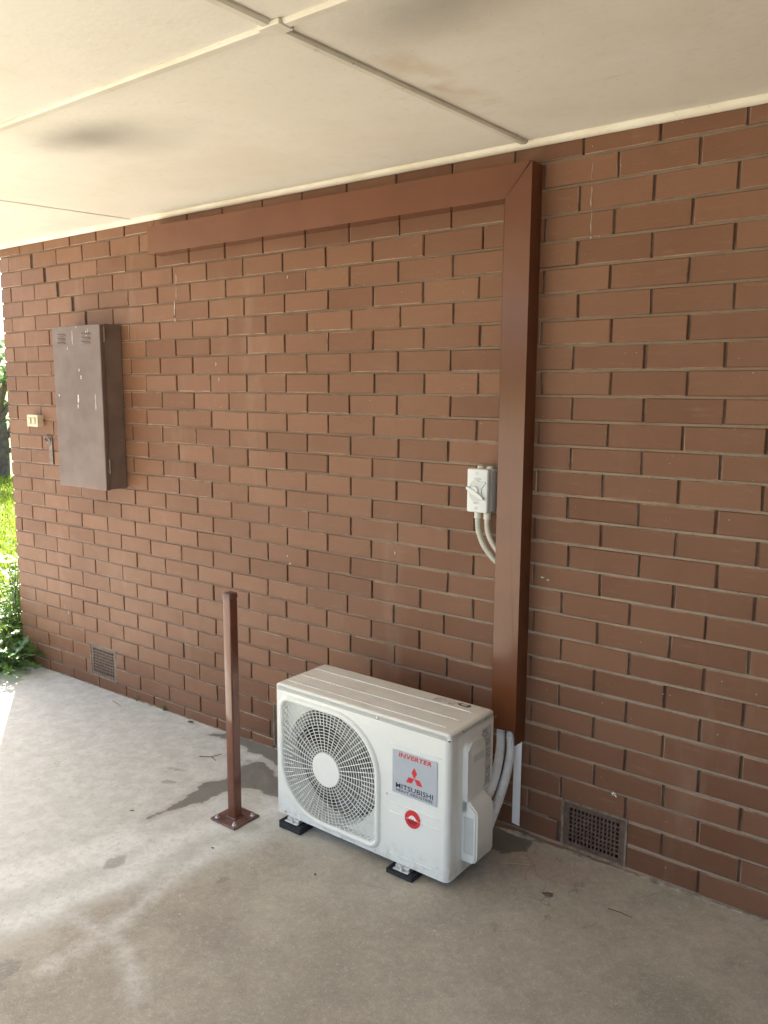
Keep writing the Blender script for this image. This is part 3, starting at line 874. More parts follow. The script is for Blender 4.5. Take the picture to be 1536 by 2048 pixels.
# ------------------------------------------------------------------ air conditioner outdoor unit
AX, AY = -.966, -.480
ac = empty('outdoor_air_conditioner', (AX, AY, 0), 'cream white outdoor air conditioner unit with a round fan grille on the concrete', 'air conditioner', rz=R(.3))
def apart(name, bm, m, parent=None, **k):
    return obj(name, bm, m, parent or ac, **k)
W, D, ZT = .80, .285, .507
LEAF = dict(x0=.016, x1=.513, z0=.014, z1=.494)
RAD = (.055, .215, .050, .215)
def leaf(d, n=14):
    return rounded_rect(LEAF['x0'] + d, LEAF['x1'] - d, LEAF['z0'] + d, LEAF['z1'] - d, tuple(max(.004, q - d) for q in RAD), n)
# casing: front sheet (with the grille opening), rounded left and right corners, sides and back
bm = bmesh.new()
def loop(bm, pts, y):
    vs = [bm.verts.new((x, y, z)) for x, z in pts]
    return vs, [bm.edges.new((vs[i], vs[(i + 1) % len(vs)])) for i in range(len(vs))]
rl, rr = .006, .022
outer = [(rl, 0), (W - rr, 0), (W - rr, ZT), (rl, ZT)]
v1, e1 = loop(bm, outer, 0)
v2, e2 = loop(bm, leaf(.003), 0)
bmesh.ops.triangle_fill(bm, use_beauty=True, use_dissolve=False, edges=e1 + e2)
plan = [(rl, 0)] + [(rl - rl * math.sin(R(a)), rl - rl * math.cos(R(a))) for a in (22, 45, 67, 90)] + [(0, D)]
for (xa, ya), (xb_, yb) in zip(plan[:-1], plan[1:]):
    bm.faces.new([bm.verts.new(p) for p in ((xa, ya, 0), (xa, ya, ZT), (xb_, yb, ZT), (xb_, yb, 0))])
plan = [(W - rr + rr * math.sin(R(a)), rr - rr * math.cos(R(a))) for a in range(0, 91, 10)] + [(W, .0515)]
for (xa, ya), (xb_, yb) in zip(plan[:-1], plan[1:]):
    bm.faces.new([bm.verts.new(p) for p in ((xa, ya, 0), (xb_, yb, 0), (xb_, yb, ZT), (xa, ya, ZT))])
bm.faces.new([bm.verts.new(p) for p in ((rl, .002, .001), (0, D, .001), (W, D, .001), (W, .03, .001), (W - rr, .002, .001))])
bmesh.ops.remove_doubles(bm, verts=bm.verts, dist=.00015)
case = apart('front_panel', bm, M_AC, smooth=True, angle=50)
bm = bmesh.new()      # folded seam strip and right side panel
box(bm, .7985, W, .0530, .0665, .0008, ZT, .0004, 1)
box(bm, .7982, W - .0003, .0675, D, .0008, ZT - .001, .0006, 1)
box(bm, 0.004, W - .002, D - .002, D, .0008, ZT - .001)
side = apart('side_panel', bm, M_AC)
# pressed ribs on the front
for z in (.438, .2545, .2205, .1845, .029):
    bm = bmesh.new()
    tube(bm, [(.552, .0012, z), (.557, -.0004, z)] + [(.557 + (.765 - .557) * i / 6, -.0006, z) for i in range(1, 6)] + [(.765, -.0004, z), (.770, .0012, z)], .0021, 8)
    apart('pressed_rib', bm, M_AC, case, smooth=True)
# lid
bm = bmesh.new()
box(bm, -.0025, W + .0025, -.0025, D + .0025, ZT + .0022, .531, .0145, 5)
bmesh.ops.translate(bm, verts=[v for v in bm.verts if v.co.z < ZT + .010], vec=(0, 0, 0))
# square the foot of the lid again so that it closes on the casing
for v in bm.verts:
    if v.co.z < ZT + .0165:
        v.co.z = ZT + .0022 + max(0, v.co.z - ZT - .0022) * .25
        cx, cy = W / 2, D / 2
        dx = max(0, abs(v.co.x - cx) - (W / 2 + .0025 - .0145)); dy = max(0, abs(v.co.y - cy) - (D / 2 + .0025 - .0145))
        r_ = math.hypot(dx, dy)
        if r_ > 1e-5:
            s_ = .0145 / r_
            v.co.x = cx + math.copysign(abs(v.co.x - cx) - dx + dx * s_, v.co.x - cx)
            v.co.y = cy + math.copysign(abs(v.co.y - cy) - dy + dy * s_, v.co.y - cy)
lid = apart('lid', bm, M_ACTOP, smooth=True, angle=50)
for y, a, b in ((.046, .022, .755), (.123, .018, .756), (.210, .014, .752)):
    bm = bmesh.new(); n = 8
    tube(bm, [(a, y, .5298)] + [(a + .006 + (b - a - .012) * i / n, y, .5310) for i in range(n + 1)] + [(b, y, .5298)], .0024, 8)
    apart('lid_rib', bm, M_ACTOP, lid, smooth=True)
# dark gap under the lid and around seams
bm = bmesh.new()
box(bm, .004, W - .004, .004, D - .003, ZT - .004, ZT + .0025)
box(bm, W - .006, W - .0015, .0505, .0690, .002, ZT - .002)
apart('seam_gap', bm, M_DARK, case)

# raised ring round the grille
bm = bmesh.new()
prof = [(0, .0005), (.0025, -.0045), (.006, -.0085), (.011, -.0105), (.016, -.0105), (.0205, -.008), (.0232, -.003), (.0236, .010), (.0236, .022)]
loops = []
for d, y in prof: loops.append([bm.verts.new((x, y, z)) for x, z in leaf(d)])
for A, B in zip(loops[:-1], loops[1:]):
    n = len(A)
    for i in range(n): bm.faces.new((A[i], A[(i + 1) % n], B[(i + 1) % n], B[i]))
grille = apart('fan_guard', bm, M_GRILLE, smooth=True, angle=60)
# wires: concentric rings and spokes, cut off at the ring's inside
FX, FZ = .2585, .2500
inner = leaf(.0225, 24)
def inside(x, z):
    c = False; n = len(inner)
    for i in range(n):
        x0, z0 = inner[i]; x1, z1 = inner[(i + 1) % n]
        if (z0 > z) != (z1 > z) and x < (x1 - x0) * (z - z0) / (z1 - z0) + x0: c = not c
    return c
bm = bmesh.new()
def wire(pts, r=.00138):
    if len(pts) > 1: tube(bm, pts, r, 5, caps=False)
r_ = .0765
while r_ < .345:
    n = 150; run = []
    flags = [inside(FX + r_ * math.cos(2 * math.pi * i / n), FZ + r_ * math.sin(2 * math.pi * i / n)) for i in range(n)]
    P_ = [(FX + r_ * math.cos(2 * math.pi * i / n), .0005 - .004 * max(0, 1 - (r_ - .066) / .2), FZ + r_ * math.sin(2 * math.pi * i / n)) for i in range(n)]
    if all(flags): tube(bm, P_, .00138, 5, closed=True)
    else:
        st = flags.index(False)
        for k in range(n + 1):
            i = (st + k) % n
            if flags[i]: run.append(P_[i])
            else: wire(run); run = []
        wire(run)
    r_ += .01165
def spoke(a, r0, r1=.36):
    pts = []
    rr_ = r0
    while rr_ < r1:
        x = FX + rr_ * math.cos(a); z = FZ + rr_ * math.sin(a)
        if not inside(x, z): break
        pts.append((x, -.0012 - .004 * max(0, 1 - (rr_ - .066) / .2), z)); rr_ += .012
    if pts:
        pts.append((x, .0, z)); wire(pts, .0016)
for i in range(36):
    a = 2 * math.pi * (i + .35) / 36
    spoke(a, .062)
    spoke(a + math.pi / 36, .172)
apart('guard_wire', bm, M_GRILLE, grille, smooth=True)
bm = bmesh.new()
for rr_, y in (): pass
cyl(bm, (FX, -.0005, FZ), (0, -1, 0), .0672, .0065, 56, .0655)
bmesh.ops.bevel(bm, geom=[e for e in bm.edges if all(abs(v.co.y + .007) < 1e-5 for v in e.verts)], offset=.0025, segments=3, affect='EDGES')
apart('guard_hub', bm, M_GRILLE, grille, smooth=True)
# fan orifice, fan and dark interior
bm = bmesh.new()
v1, e1 = loop(bm, leaf(.0225), .021)
circ = [(FX + .225 * math.cos(2 * math.pi * i / 72), FZ + .222 * math.sin(2 * math.pi * i / 72)) for i in range(72)]
v2, e2 = loop(bm, circ, .027)
bmesh.ops.triangle_fill(bm, use_beauty=True, edges=e1 + e2)
v3 = [bm.verts.new((x, .085, z)) for x, z in [(FX + .214 * math.cos(2 * math.pi * i / 72), FZ + .212 * math.sin(2 * math.pi * i / 72)) for i in range(72)]]
for i in range(72): bm.faces.new((v2[i], v2[(i + 1) % 72], v3[(i + 1) % 72], v3[i]))
apart('fan_shroud', bm, M_AC, smooth=True)
bm = bmesh.new()
box(bm, .018, .52, .150, .154, .015, .495)
apart('condenser_coil', bm, M_DARK)
bm = bmesh.new()
cyl(bm, (FX, .12, FZ), (0, -1, 0), .062, .07, 40, .055)
for b_ in range(3):
    a0 = 2 * math.pi * b_ / 3 + .45
    nr, na = 7, 12
    G = []
    for i in range(nr):
        rr_ = .05 + .155 * i / (nr - 1); row = []
        sweep = 1.55 - .25 * i / nr; lag = .35 * (i / nr) ** 1.3
        for k in range(na):
            f = k / (na - 1); a = a0 + lag + sweep * f
            y = .050 + .062 * f + .006 * math.sin(f * math.pi)
            row.append(bm.verts.new((FX + rr_ * math.cos(a), y, FZ + rr_ * math.sin(a))))
        G.append(row)
    for i in range(nr - 1):
        for k in range(na - 1): bm.faces.new((G[i][k], G[i][k + 1], G[i + 1][k + 1], G[i + 1][k]))
fan = apart('fan', bm, M_FAN, smooth=True)
md = fan.modifiers.new('blade', 'SOLIDIFY'); md.thickness = .003

# service cover on the right side
bm = bmesh.new()
prof = rounded_rect(.084, .197, .225, .470, (.022, .020, .004, .004), 6)
prism(bm, prof, W - .001, W + .020, lambda a, b, d: (d, a, b))
bmesh.ops.bevel(bm, geom=[e for e in bm.edges if all(v.co.x > W + .019 for v in e.verts)], offset=.006, segments=3, affect='EDGES')
cover = apart('valve_cover', bm, M_PLAST, smooth=True, angle=50)
bm = bmesh.new()
# lower, deeper box with a sloping shoulder
prof = [(0.001, .046), (.046, .046), (.060, .062), (.060, .238), (.020, .272), (.0, .276)]
prism(bm, prof, .084, .199, lambda a, b, d: (W - .001 + a, d, b))
es = [e for e in bm.edges if not all(v.co.x < W + .001 for v in e.verts)]
bmesh.ops.bevel(bm, geom=es, offset=.006, segments=3, affect='EDGES')
apart('cover_box', bm, M_PLAST, cover, smooth=True, angle=50)
bm = bmesh.new()
box(bm, W + .010, W + .046, .0826, .0836, .082, .214, .0004, 1)
apart('knockout_panel', bm, M_LABEL, cover)
bm = bmesh.new()
tube(bm, [(W + .009, .0828, .081), (W + .009, .0828, .215), (W + .047, .0828, .215)], .0011, 6); tube(bm, [(W + .009, .0828, .081), (W + .047, .0828, .081)], .0011, 6)
apart('knockout_rim', bm, M_PLAST, cover, smooth=True)
bm = bmesh.new()
box(bm, W + .0195, W + .0207, .116, .188, .395, .421, .0006, 1)
apart('hand_grip', bm, M_LABEL, cover)
bm = bmesh.new(); box(bm, W + .0185, W + .0212, .112, .192, .4225, .4275, .001, 2); box(bm, W + .0185, W + .0206, .112, .192, .4225, .452, .001, 2)
apart('grip_lip', bm, M_PLAST, cover)
# rating label and its unreadable small print
bm = bmesh.new(); box(bm, W - .0002, W + .0004, .206, .268, .262, .482)
lab = apart('rating_label', bm, M_LABEL)
bm = bmesh.new(); rnd = random.Random(5)
z = .474
box(bm, W + .0004, W + .0009, .210, .240, z - .006, z)
z = .462
while z > .27:
    h = rnd.choice((.003, .004, .006)); y = .209
    while y < .262:
        l = rnd.uniform(.004, .016)
        if rnd.random() < .75: box(bm, W + .0004, W + .0008, y, min(.265, y + l), z - h, z)
        y += l + .003
    z -= h + rnd.uniform(.003, .009)
apart('small_print', bm, M_GREYINK, lab)

# maker's plate on the front
def text_bm(body, height, width, cx, cz, y, shear=0, bold=.0, th=.0003):
    cu = bpy.data.curves.new('lettering', 'FONT')
    cu.body = body; cu.align_x = 'CENTER'; cu.size = 1; cu.offset = bold; cu.shear = shear; cu.resolution_u = 4
    cu.space_character = 1.06
    o = bpy.data.objects.new('lettering', cu); COL.objects.link(o)
    dg = bpy.context.evaluated_depsgraph_get(); dg.update()
    me = bpy.data.meshes.new_from_object(o.evaluated_get(dg))
    bpy.data.objects.remove(o); bpy.data.curves.remove(cu)
    bm = bmesh.new(); bm.from_mesh(me); bpy.data.meshes.remove(me)
    xs_ = [v.co.x for v in bm.verts]; ys_ = [v.co.y for v in bm.verts]
    x0, x1, y0, y1 = min(xs_), max(xs_), min(ys_), max(ys_)
    for v in bm.verts:
        v.co = Vector((cx + ((v.co.x - x0) / (x1 - x0) - .5) * width, y, cz + ((v.co.y - y0) / (y1 - y0) - .5) * height))
    r = bmesh.ops.extrude_face_region(bm, geom=list(bm.faces))
    bmesh.ops.translate(bm, verts=[g for g in r['geom'] if isinstance(g, bmesh.types.BMVert)], vec=(0, -th, 0))
    return bm
PX0, PX1, PZ0, PZ1 = .567, .753, .264, .422
bm = bmesh.new(); box(bm, PX0, PX1, -.0031, -.0026, PZ0, PZ1, .0002, 1)
for bx in (.575, .745):
    for bz in (.285, .40): cyl(bm, (bx, .0, bz), (0, -1, 0), .003, .0027, 8)
plate = apart('maker_plate', bm, M_SILVER)
YT = -.0032
apart('inverter_lettering', text_bm('INVERTER', .0165, .137, .662, .4085, YT, .12, .028), M_RED, plate)
apart('maker_lettering', text_bm('MITSUBISHI', .0180, .156, .660, .2935, YT, 0, .014), M_NAVY, plate)
apart('maker_lettering', text_bm('HEAVY INDUSTRIES', .0098, .152, .660, .2765, YT, 0, .012), M_NAVY, plate)
bm = bmesh.new()
cx, cz = .660, .337
S = .040
def rhomb(a):
    d = Vector((math.cos(R(a)), math.sin(R(a)))); n = Vector((-d.y, d.x))
    pts = [Vector((0, 0)), d * S * .5 + n * S * .289, d * S, d * S * .5 - n * S * .289]
    prism(bm, [(cx + p.x, cz + p.y) for p in pts], YT, YT - .0004, lambda a_, b_, d_: (a_, d_, b_))
for a in (90, 210, 330): rhomb(a)
apart('maker_emblem', bm, M_RED, plate)
# round red sticker with a white mountain
sx, sz = .6535, .186
bm = bmesh.new(); cyl(bm, (sx, -.0006, sz), (0, -1, 0), .0325, .0020, 48)
stk = apart('round_sticker', bm, M_RED)
bm = bmesh.new()
mt = [(-.025, -.002), (-.017, .003), (-.009, .011), (-.003, .0145), (.003, .0145), (.009, .011), (.017, .003), (.025, -.002), (.015, .001), (.010, -.002), (.005, .003), (.0, -.001), (-.006, .003), (-.011, -.001), (-.016, .0015)]
prism(bm, [(sx + a, sz + b) for a, b in mt], -.0026, -.0030, lambda a, b, d: (a, d, b))
apart('sticker_mountain', bm, M_WHITEINK, stk)
bm = bmesh.new()
for a, b, z in ((-.019, -.011, -.008), (-.009, -.003, -.008), (-.001, .008, -.008), (.010, .019, -.008), (-.012, -.006, -.015), (-.004, .004, -.015), (.006, .013, -.015)):
    box(bm, sx + a, sx + b, -.0030, -.0026, sz + z - .002, sz + z + .002)
apart('small_print', bm, M_NAVY, stk)
# lid labels: grey warning print and a black arrow mark
bm = bmesh.new(); box(bm, .575, .668, .222, .262, .5309, .5314); ll = apart('warning_label', bm, M_LIDLABEL, lid)
bm = bmesh.new(); rnd = random.Random(9)
for j in range(4):
    x = .579
    while x < .66:
        l = rnd.uniform(.004, .014); h = rnd.choice((.003, .004, .005))
        if rnd.random() < .6: box(bm, x, min(.666, x + l), .227 + j * .009, .227 + j * .009 + h, .5314, .5317)
        x += l + .004
apart('small_print', bm, M_GREYINK, ll)
bm = bmesh.new()
ar = [(.668, .250), (.682, .240), (.712, .240), (.716, .236), (.727, .251), (.714, .266), (.710, .260), (.684, .262)]
prism(bm, ar, .5309, .5315, lambda a, b, d: (a, b, d))
am = apart('arrow_mark', bm, M_NAVY, lid)
bm = bmesh.new(); prism(bm, [(.684, .250), (.690, .246), (.708, .246), (.714, .251), (.706, .256), (.690, .257)], .5315, .5318, lambda a, b, d: (a, b, d))
apart('arrow_centre', bm, M_LIDLABEL, am)
# screws
SC = [((.540, 0, .246), (0, -1, 0)), ((.042, 0, .012), (0, -1, 0)), ((.490, 0, .012), (0, -1, 0)), ((.500, -.0025, .5155), (0, -1, 0)), ((W, .073, .5175), (1, 0, 0)), ((W, .220, .5175), (1, 0, 0)), ((W - .0015, .0135, .030), (.9, -.35, 0)), ((W + .019, .195, .285), (1, 0, 0))]
for p, ax in SC:
    bm = bmesh.new(); a = Vector(ax).normalized(); c_ = Vector(p) - a * .001
    if p[2] > .51: c_ += a * .0022
    cyl(bm, c_, a, .0048, .0022, 16); cyl(bm, c_ + a * .0022, a, .0042, .0014, 16, .0026)
    apart('screw', bm, M_SCREW, smooth=True)
# rubber feet with zinc lugs and bolts
def foot(x, y, w=.112, d=.085, sgn=-1):
    zg = gz(AX + x) + .0005
    bm = bmesh.new()
    box(bm, x - w / 2, x + w / 2, y - d / 2, y + d / 2, zg, -.0165, .002, 1)
    k = 11
    for i in range(k):
        xx = x - w / 2 + w * (i + .5) / k
        box(bm, xx - .0032, xx + .0032, y - d / 2 - .0006, y + d / 2 + .0006, -.0170, -.0135)
    ft = apart('rubber_foot', bm, M_RUB)
    bm = bmesh.new()
    box(bm, x - .033, x + .033, y - d / 2 + .008, y + d / 2, -.0130, -.0102, .001, 1)
    box(bm, x - .030, x + .030, y - (.022 if sgn < 0 else -.0), y + (.03 if sgn < 0 else .022), -.0098, -.0002, .001, 1)
    lug = apart('mounting_lug', bm, M_ZINC, ft)
    bm = bmesh.new()
    cyl(bm, (x, y + sgn * (d / 2 - .020), -.0100), (0, 0, 1), .0085, .002, 18); cyl(bm, (x, y + sgn * (d / 2 - .020), -.008), (0, 0, 1), .0058, .006, 6); cyl(bm, (x, y + sgn * (d / 2 - .020), -.002), (0, 0, 1), .003, .006, 10)
    apart('bolt', bm, M_SCREW, ft)
foot(.091, .012); foot(.617, .012); foot(.091, .272, sgn=1); foot(.617, .272, sgn=1)

# ------------------------------------------------------------------ steel bollard
zb = gz(-1.12)
bol = empty('steel_bollard', (-1.121, -.566, zb), 'short brown steel post on a bolted base plate left of the air conditioner', 'bollard')
bm = bmesh.new(); box(bm, -.07, .07, -.068, .068, .0005, .0085, .0015, 1)
bp = obj('base_plate', bm, M_PLATE, bol)
bm = bmesh.new(); box(bm, -.020, .020, -.020, .020, .008, .912, .004, 3)
obj('post', bm, M_POST, bol, smooth=True)
bm = bmesh.new(); box(bm, -.0225, .0225, -.0225, .0225, .905, .9255, .005, 3)
for v in bm.verts:
    if v.co.z > .915: v.co.x *= .93; v.co.y *= .93; v.co.z += .0035 * (1 - (v.co.x ** 2 + v.co.y ** 2) / .001)
obj('post_cap', bm, M_PLATE, bol, smooth=True)
bm = bmesh.new()
for a, b, c_, d in ((-.027, .027, -.027, -.0195), (-.027, .027, .0195, .027), (-.027, -.0195, -.0195, .0195), (.0195, .027, -.0195, .0195)):
    box(bm, a, b, c_, d, .008, .014, .002, 1)
for v in bm.verts: v.co += Vector((random.uniform(-.0012, .0012), random.uniform(-.0012, .0012), random.uniform(-.001, .001)))
obj('weld_bead', bm, M_PLATE, bol)
for sx_ in (-1, 1):
    for sy_ in (-1, 1):
        bm = bmesh.new(); p = Vector((.050 * sx_, .048 * sy_, .0083))
        cyl(bm, p, (0, 0, 1), .0115, .0018, 20); cyl(bm, p + Vector((0, 0, .0018)), (0, 0, 1), .0082, .0075, 6); cyl(bm, p + Vector((0, 0, .0093)), (0, 0, 1), .0042, .006, 12)
        obj('anchor_bolt', bm, M_SCREW, bp)

# ------------------------------------------------------------------ meter box
mb = empty('meter_box', (-2.775, 0, 1.115), 'old brown painted metal meter box with scratched door on the brick wall', 'meter box')
bm = bmesh.new(); box(bm, -.216, .216, -.105, -.001, .004, .862, .003, 2)
obj('cabinet', bm, M_CABS, mb)
bm = bmesh.new(); box(bm, -.221, .221, -.1315, -.1065, 0, .858, .004, 2)
door = obj('door', bm, M_CAB, mb)
bm = bmesh.new()
box(bm, -.2165, .2165, -.1064, -.1051, .006, .852)
obj('door_seal', bm, M_VOID, mb)
for cx_ in (-.135, .095):
    for j in range(3):
        bm = bmesh.new()
        z = .812 - j * .022
        n = 8; A = []
        for i in range(n + 1):
            x = cx_ - .047 + .094 * i / n; f = math.sin(math.pi * min(1, max(0, (i / n))) ) ** .35 if 0 < i < n else 0
            A.append([bm.verts.new((x, -.1314, z + .007)), bm.verts.new((x, -.1314 - .0075 * f, z + .002)), bm.verts.new((x, -.1314 - .0082 * f, z - .004)), bm.verts.new((x, -.1314 - .001 * f, z - .0055))])
        for i in range(n):
            for q in range(3): bm.faces.new((A[i][q], A[i + 1][q], A[i + 1][q + 1], A[i][q + 1]))
        obj('louvre', bm, M_CAB, door, smooth=True)
bm = bmesh.new()
for z in (.09, .77):
    bm = bmesh.new(); cyl(bm, (.2235, -.106, z), (0, 0, 1), .005, .075, 12); obj('hinge', bm, M_CABS, mb, smooth=True)
def sdrip(x, z0, z1, w):
    bm = bmesh.new()
    n = 6; A = []
    for i in range(n + 1):
        z = z0 + (z1 - z0) * i / n; ww = w * random.uniform(.5, 1.2) * (.35 if i in (0, n) else 1); xx = x + random.uniform(-.001, .001)
        A.append((bm.verts.new((xx - ww, -.1318, z)), bm.verts.new((xx, -.1325, z)), bm.verts.new((xx + ww, -.1318, z))))
    for i in range(n):
        bm.faces.new((A[i][0], A[i][1], A[i + 1][1], A[i + 1][0])); bm.faces.new((A[i][1], A[i][2], A[i + 1][2], A[i + 1][1]))
    obj('paint_splash', bm, M_DRIP, door)
for a in ((-.03, .835, .76, .003), (-.08, .75, .735, .003), (.02, .635, .62, .004), (.035, .60, .58, .005), (.0, .50, .455, .006), (-.005, .45, .425, .004), (.158, .505, .42, .0028), (-.182, .50, .488, .005), (.01, .855, .848, .005), (.10, .83, .80, .005), (.115, .84, .815, .002)): sdrip(*a)

# ------------------------------------------------------------------ beige wall switch
ws = empty('wall_switch', (-3.41, 0, 1.421), 'small yellowed beige surface switch near the left end of the wall', 'switch')
bm = bmesh.new(); box(bm, -.056, .056, -.034, -.001, .002, .068, .003, 2); obj('mounting_block', bm, M_BEIGE, ws)
bm = bmesh.new(); box(bm, -.058, .058, -.043, -.0345, 0, .070, .004, 2); fp = obj('face_plate', bm, M_BEIGE, ws)
for x in (-.024, .024):
    bm = bmesh.new(); box(bm, x - .019, x + .019, -.0442, -.0428, .015, .055, .0006, 1); rk = obj('rocker_frame', bm, M_BEIGED, fp)
    bm = bmesh.new(); box(bm, x - .011, x + .011, -.0485, -.0440, .021, .049, .002, 2); obj('rocker', bm, M_BEIGE, fp)
# steel hasp hanging below
hs = empty('hasp', (-3.305, 0, 1.205), 'dull steel hasp strap with a ring hanging on the wall left of the meter box', 'hasp')
bm = bmesh.new(); box(bm, .0, .036, -.007, -.003, 0, .150, .0008, 1); obj('strap', bm, M_RUST, hs)
bm = bmesh.new()
tube(bm, [(-.006 + .024 * math.cos(R(a)) * 1.15, -.010 - .006 * math.sin(R(a)), .143 + .017 * math.sin(R(a))) for a in range(0, 360, 15)], .004, 8, closed=True)
obj('ring', bm, M_RUST, hs, smooth=True)
bm = bmesh.new(); box(bm, -.034, .030, -.0036, -.001, .118, .165, .0008, 1); obj('backing_plate', bm, M_RUST, hs)

# ------------------------------------------------------------------ weeds
def lobed_leaf(bm, c, d, n, size, rnd_, mi=0, lobes=5):
    d = Vector(d).normalized(); n = Vector(n).normalized(); s = d.cross(n).normalized(); n = s.cross(d)
    m = lobes * 4
    ctr = bm.verts.new(Vector(c) + d * size * .35 - n * size * .10)
    ring, mid = [], []
    for i in range(m + 1):
        a = -2.55 + 5.1 * i / m
        rr_ = size * (.62 + .14 * math.cos(a * lobes * .98) + rnd_.uniform(-.03, .03))
        p = Vector(c) + d * (size * .35 + rr_ * math.cos(a)) + s * rr_ * math.sin(a)
        cup = n * size * (.06 * math.cos(a * lobes) + .05)
        mid.append(bm.verts.new(Vector(c) + d * (size * .35 + rr_ * .55 * math.cos(a)) + s * rr_ * .55 * math.sin(a) - n * size * .02 + cup * .5))
        ring.append(bm.verts.new(p + cup - n * size * rnd_.uniform(.0, .14)))
    for i in range(m):
        bm.faces.new((ctr, mid[i], mid[i + 1])).material_index = mi
        bm.faces.new((mid[i], ring[i], ring[i + 1], mid[i + 1])).material_index = mi
def weed(loc, nleaf, spread, height, size, label, mats, seed, cat='weed', group=None, base=.0):
    rn = random.Random(seed)
    root = empty('leafy_weed', loc, label, cat, group)
    bm = bmesh.new(); bs = bmesh.new()
    for i in range(nleaf):
        a = rn.uniform(0, 6.283); f = (i + .5) / nleaf
        rr_ = spread * math.sqrt(rn.random()) ; h = height * (base + (1 - base) * rn.random()) * (1.05 - .55 * (rr_ / spread) ** 2)
        tip = Vector((rr_ * math.cos(a), rr_ * math.sin(a), max(.015, h)))
        if tip.y + loc[1] > -.02 and loc[1] + .0 < 0 and tip.x + loc[0] > -3.76: tip.y = -.03 - loc[1] - rn.random() * .05
        st = Vector((rn.gauss(0, spread * .12), min(rn.gauss(0, spread * .12), -.01 - loc[1]) if loc[1] < 0 else rn.gauss(0, spread * .12), 0))
        midp = st.lerp(tip, .5) + Vector((0, 0, h * .25))
        tube(bs, [st, midp, tip], .002, 5, rfn=lambda k: (.003, .0022, .0015)[k])
        out = Vector((math.cos(a), math.sin(a), rn.uniform(-.5, .25)))
        nn = Vector((rn.gauss(0, .45), rn.gauss(0, .45), 1))
        sz = size * rn.uniform(.55, 1.15)
        lobed_leaf(bm, tip, out, nn, sz, rn, 0 if rn.random() < .6 else 1)
        if rn.random() < .5:
            lobed_leaf(bm, midp, (rn.gauss(0, 1), rn.gauss(0, 1), .1), nn, sz * .7, rn, 1 if rn.random() < .5 else 0)
    obj('foliage', bm, list(mats), root, smooth=True, angle=180, recalc=False)
    obj('stem', bs, M_STEM, root, smooth=True)
    return root
weed((-3.70, -.16, gz(-3.7)), 95, .25, .30, .062, 'dark green lobed leaf weed sprawling on the concrete at the wall corner', (M_WEED, M_WEED), 3, base=.05)
weed((-3.98, .12, -.165), 150, .24, .78, .070, 'tall bright green weed standing just past the brick corner', (M_WEEDL, M_WEED), 4, base=.2)
weed((-4.45, .40, -.165), 170, .40, .78, .075, 'sunlit leafy weed on the lawn behind the brick corner', (M_WEEDL, M_WEEDL), 6, base=.15)
weed((-4.05, -.25, gz(-4.05)), 80, .26, .34, .060, 'low spreading weed on the slab edge left of the wall corner', (M_WEED, M_WEEDL), 8, base=.1)

def tuft(loc, n, h, label, seed):
    rn = random.Random(seed)
    root = empty('grass_tuft', loc, label, 'weed', 'grass tufts at the foot of the wall')
    bm = bmesh.new()
    for i in range(n):
        a = rn.uniform(2.6, 6.8); L_ = h * rn.uniform(.6, 1.1); w = rn.uniform(.0012, .002)
        lean = rn.uniform(.15, .7)
        dx, dy = math.cos(a) * lean * L_, -abs(math.sin(a)) * lean * L_ * .5
        p = [Vector((rn.gauss(0, .006), -abs(rn.gauss(0, .003)) - .002, 0))]
        for k in (1, 2, 3): f = k / 3; p.append(p[0] + Vector((dx * f * f, dy * f * f, L_ * (f - .25 * f * f))))
        sd = Vector((w, 0, 0)); prev = None
        for k, q in enumerate(p):
            ww = sd * (1 - k / 3.3); cur = (bm.verts.new(q - ww), bm.verts.new(q + ww))
            if prev: bm.faces.new((prev[0], prev[1], cur[1], cur[0]))
            prev = cur
    obj('blade', bm, M_WEED, root, recalc=False)
tuft((-2.545, -.004, gz(-2.545)), 9, .06, 'thin grass tuft at the wall foot, the one farther from the bollard', 2)
tuft((-2.30, -.004, gz(-2.3)), 16, .055, 'dense green grass tuft at the wall foot, the one nearer the bollard', 5)

# ------------------------------------------------------------------ trees far across the lawn
def tree(loc, h, r, label, seed, n=1500, leaf_=.20):
    rn = random.Random(seed)
    root = empty('garden_tree', loc, label, 'tree', 'trees beyond the lawn')
    bm = bmesh.new()
    tube(bm, [(0, 0, -.1), (.05, .03, h * .25), (-.04, .06, h * .55), (.0, .0, h * .8)], .1, 9, rfn=lambda i: (.15, .12, .08, .03)[i])
    cl = []
    for i in range(11):
        a = rn.uniform(0, 6.28); z = h * rn.uniform(.28, .85); q = r * rn.uniform(.35, .75)
        c_ = Vector((q * math.cos(a), q * math.sin(a), z)); cl.append((c_, r * rn.uniform(.28, .5)))
        tube(bm, [(0, 0, z * .55), c_ * .5 + Vector((0, 0, z * .42)), c_], .05, 6, rfn=lambda k: (.06, .04, .015)[k])
    cl.append((Vector((0, 0, h * .85)), r * .45))
    obj('trunk', bm, M_BARK, root, smooth=True)
    bm = bmesh.new()
    for i in range(n):
        c_, q = rn.choice(cl)
        d = Vector((rn.gauss(0, 1), rn.gauss(0, 1), rn.gauss(0, 1))).normalized() * q * rn.random() ** .4
        p = c_ + Vector((d.x, d.y, d.z * .8))
        if p.z < .15: continue
        u = Vector((rn.gauss(0, 1), rn.gauss(0, 1), rn.gauss(0, .6))).normalized(); v = u.orthogonal().normalized()
        s = leaf_ * rn.uniform(.5, 1.1)
        bm.faces.new([bm.verts.new(p + q_) for q_ in (u * s * .5, v * s * .22, -u * s * .5, -v * s * .22)])
    obj('crown', bm, M_TREE, root, recalc=False)
tree((-15.0, 5.75, -.165), 2.7, 1.6, 'dark rounded garden tree across the lawn, nearest the wall corner', 11)
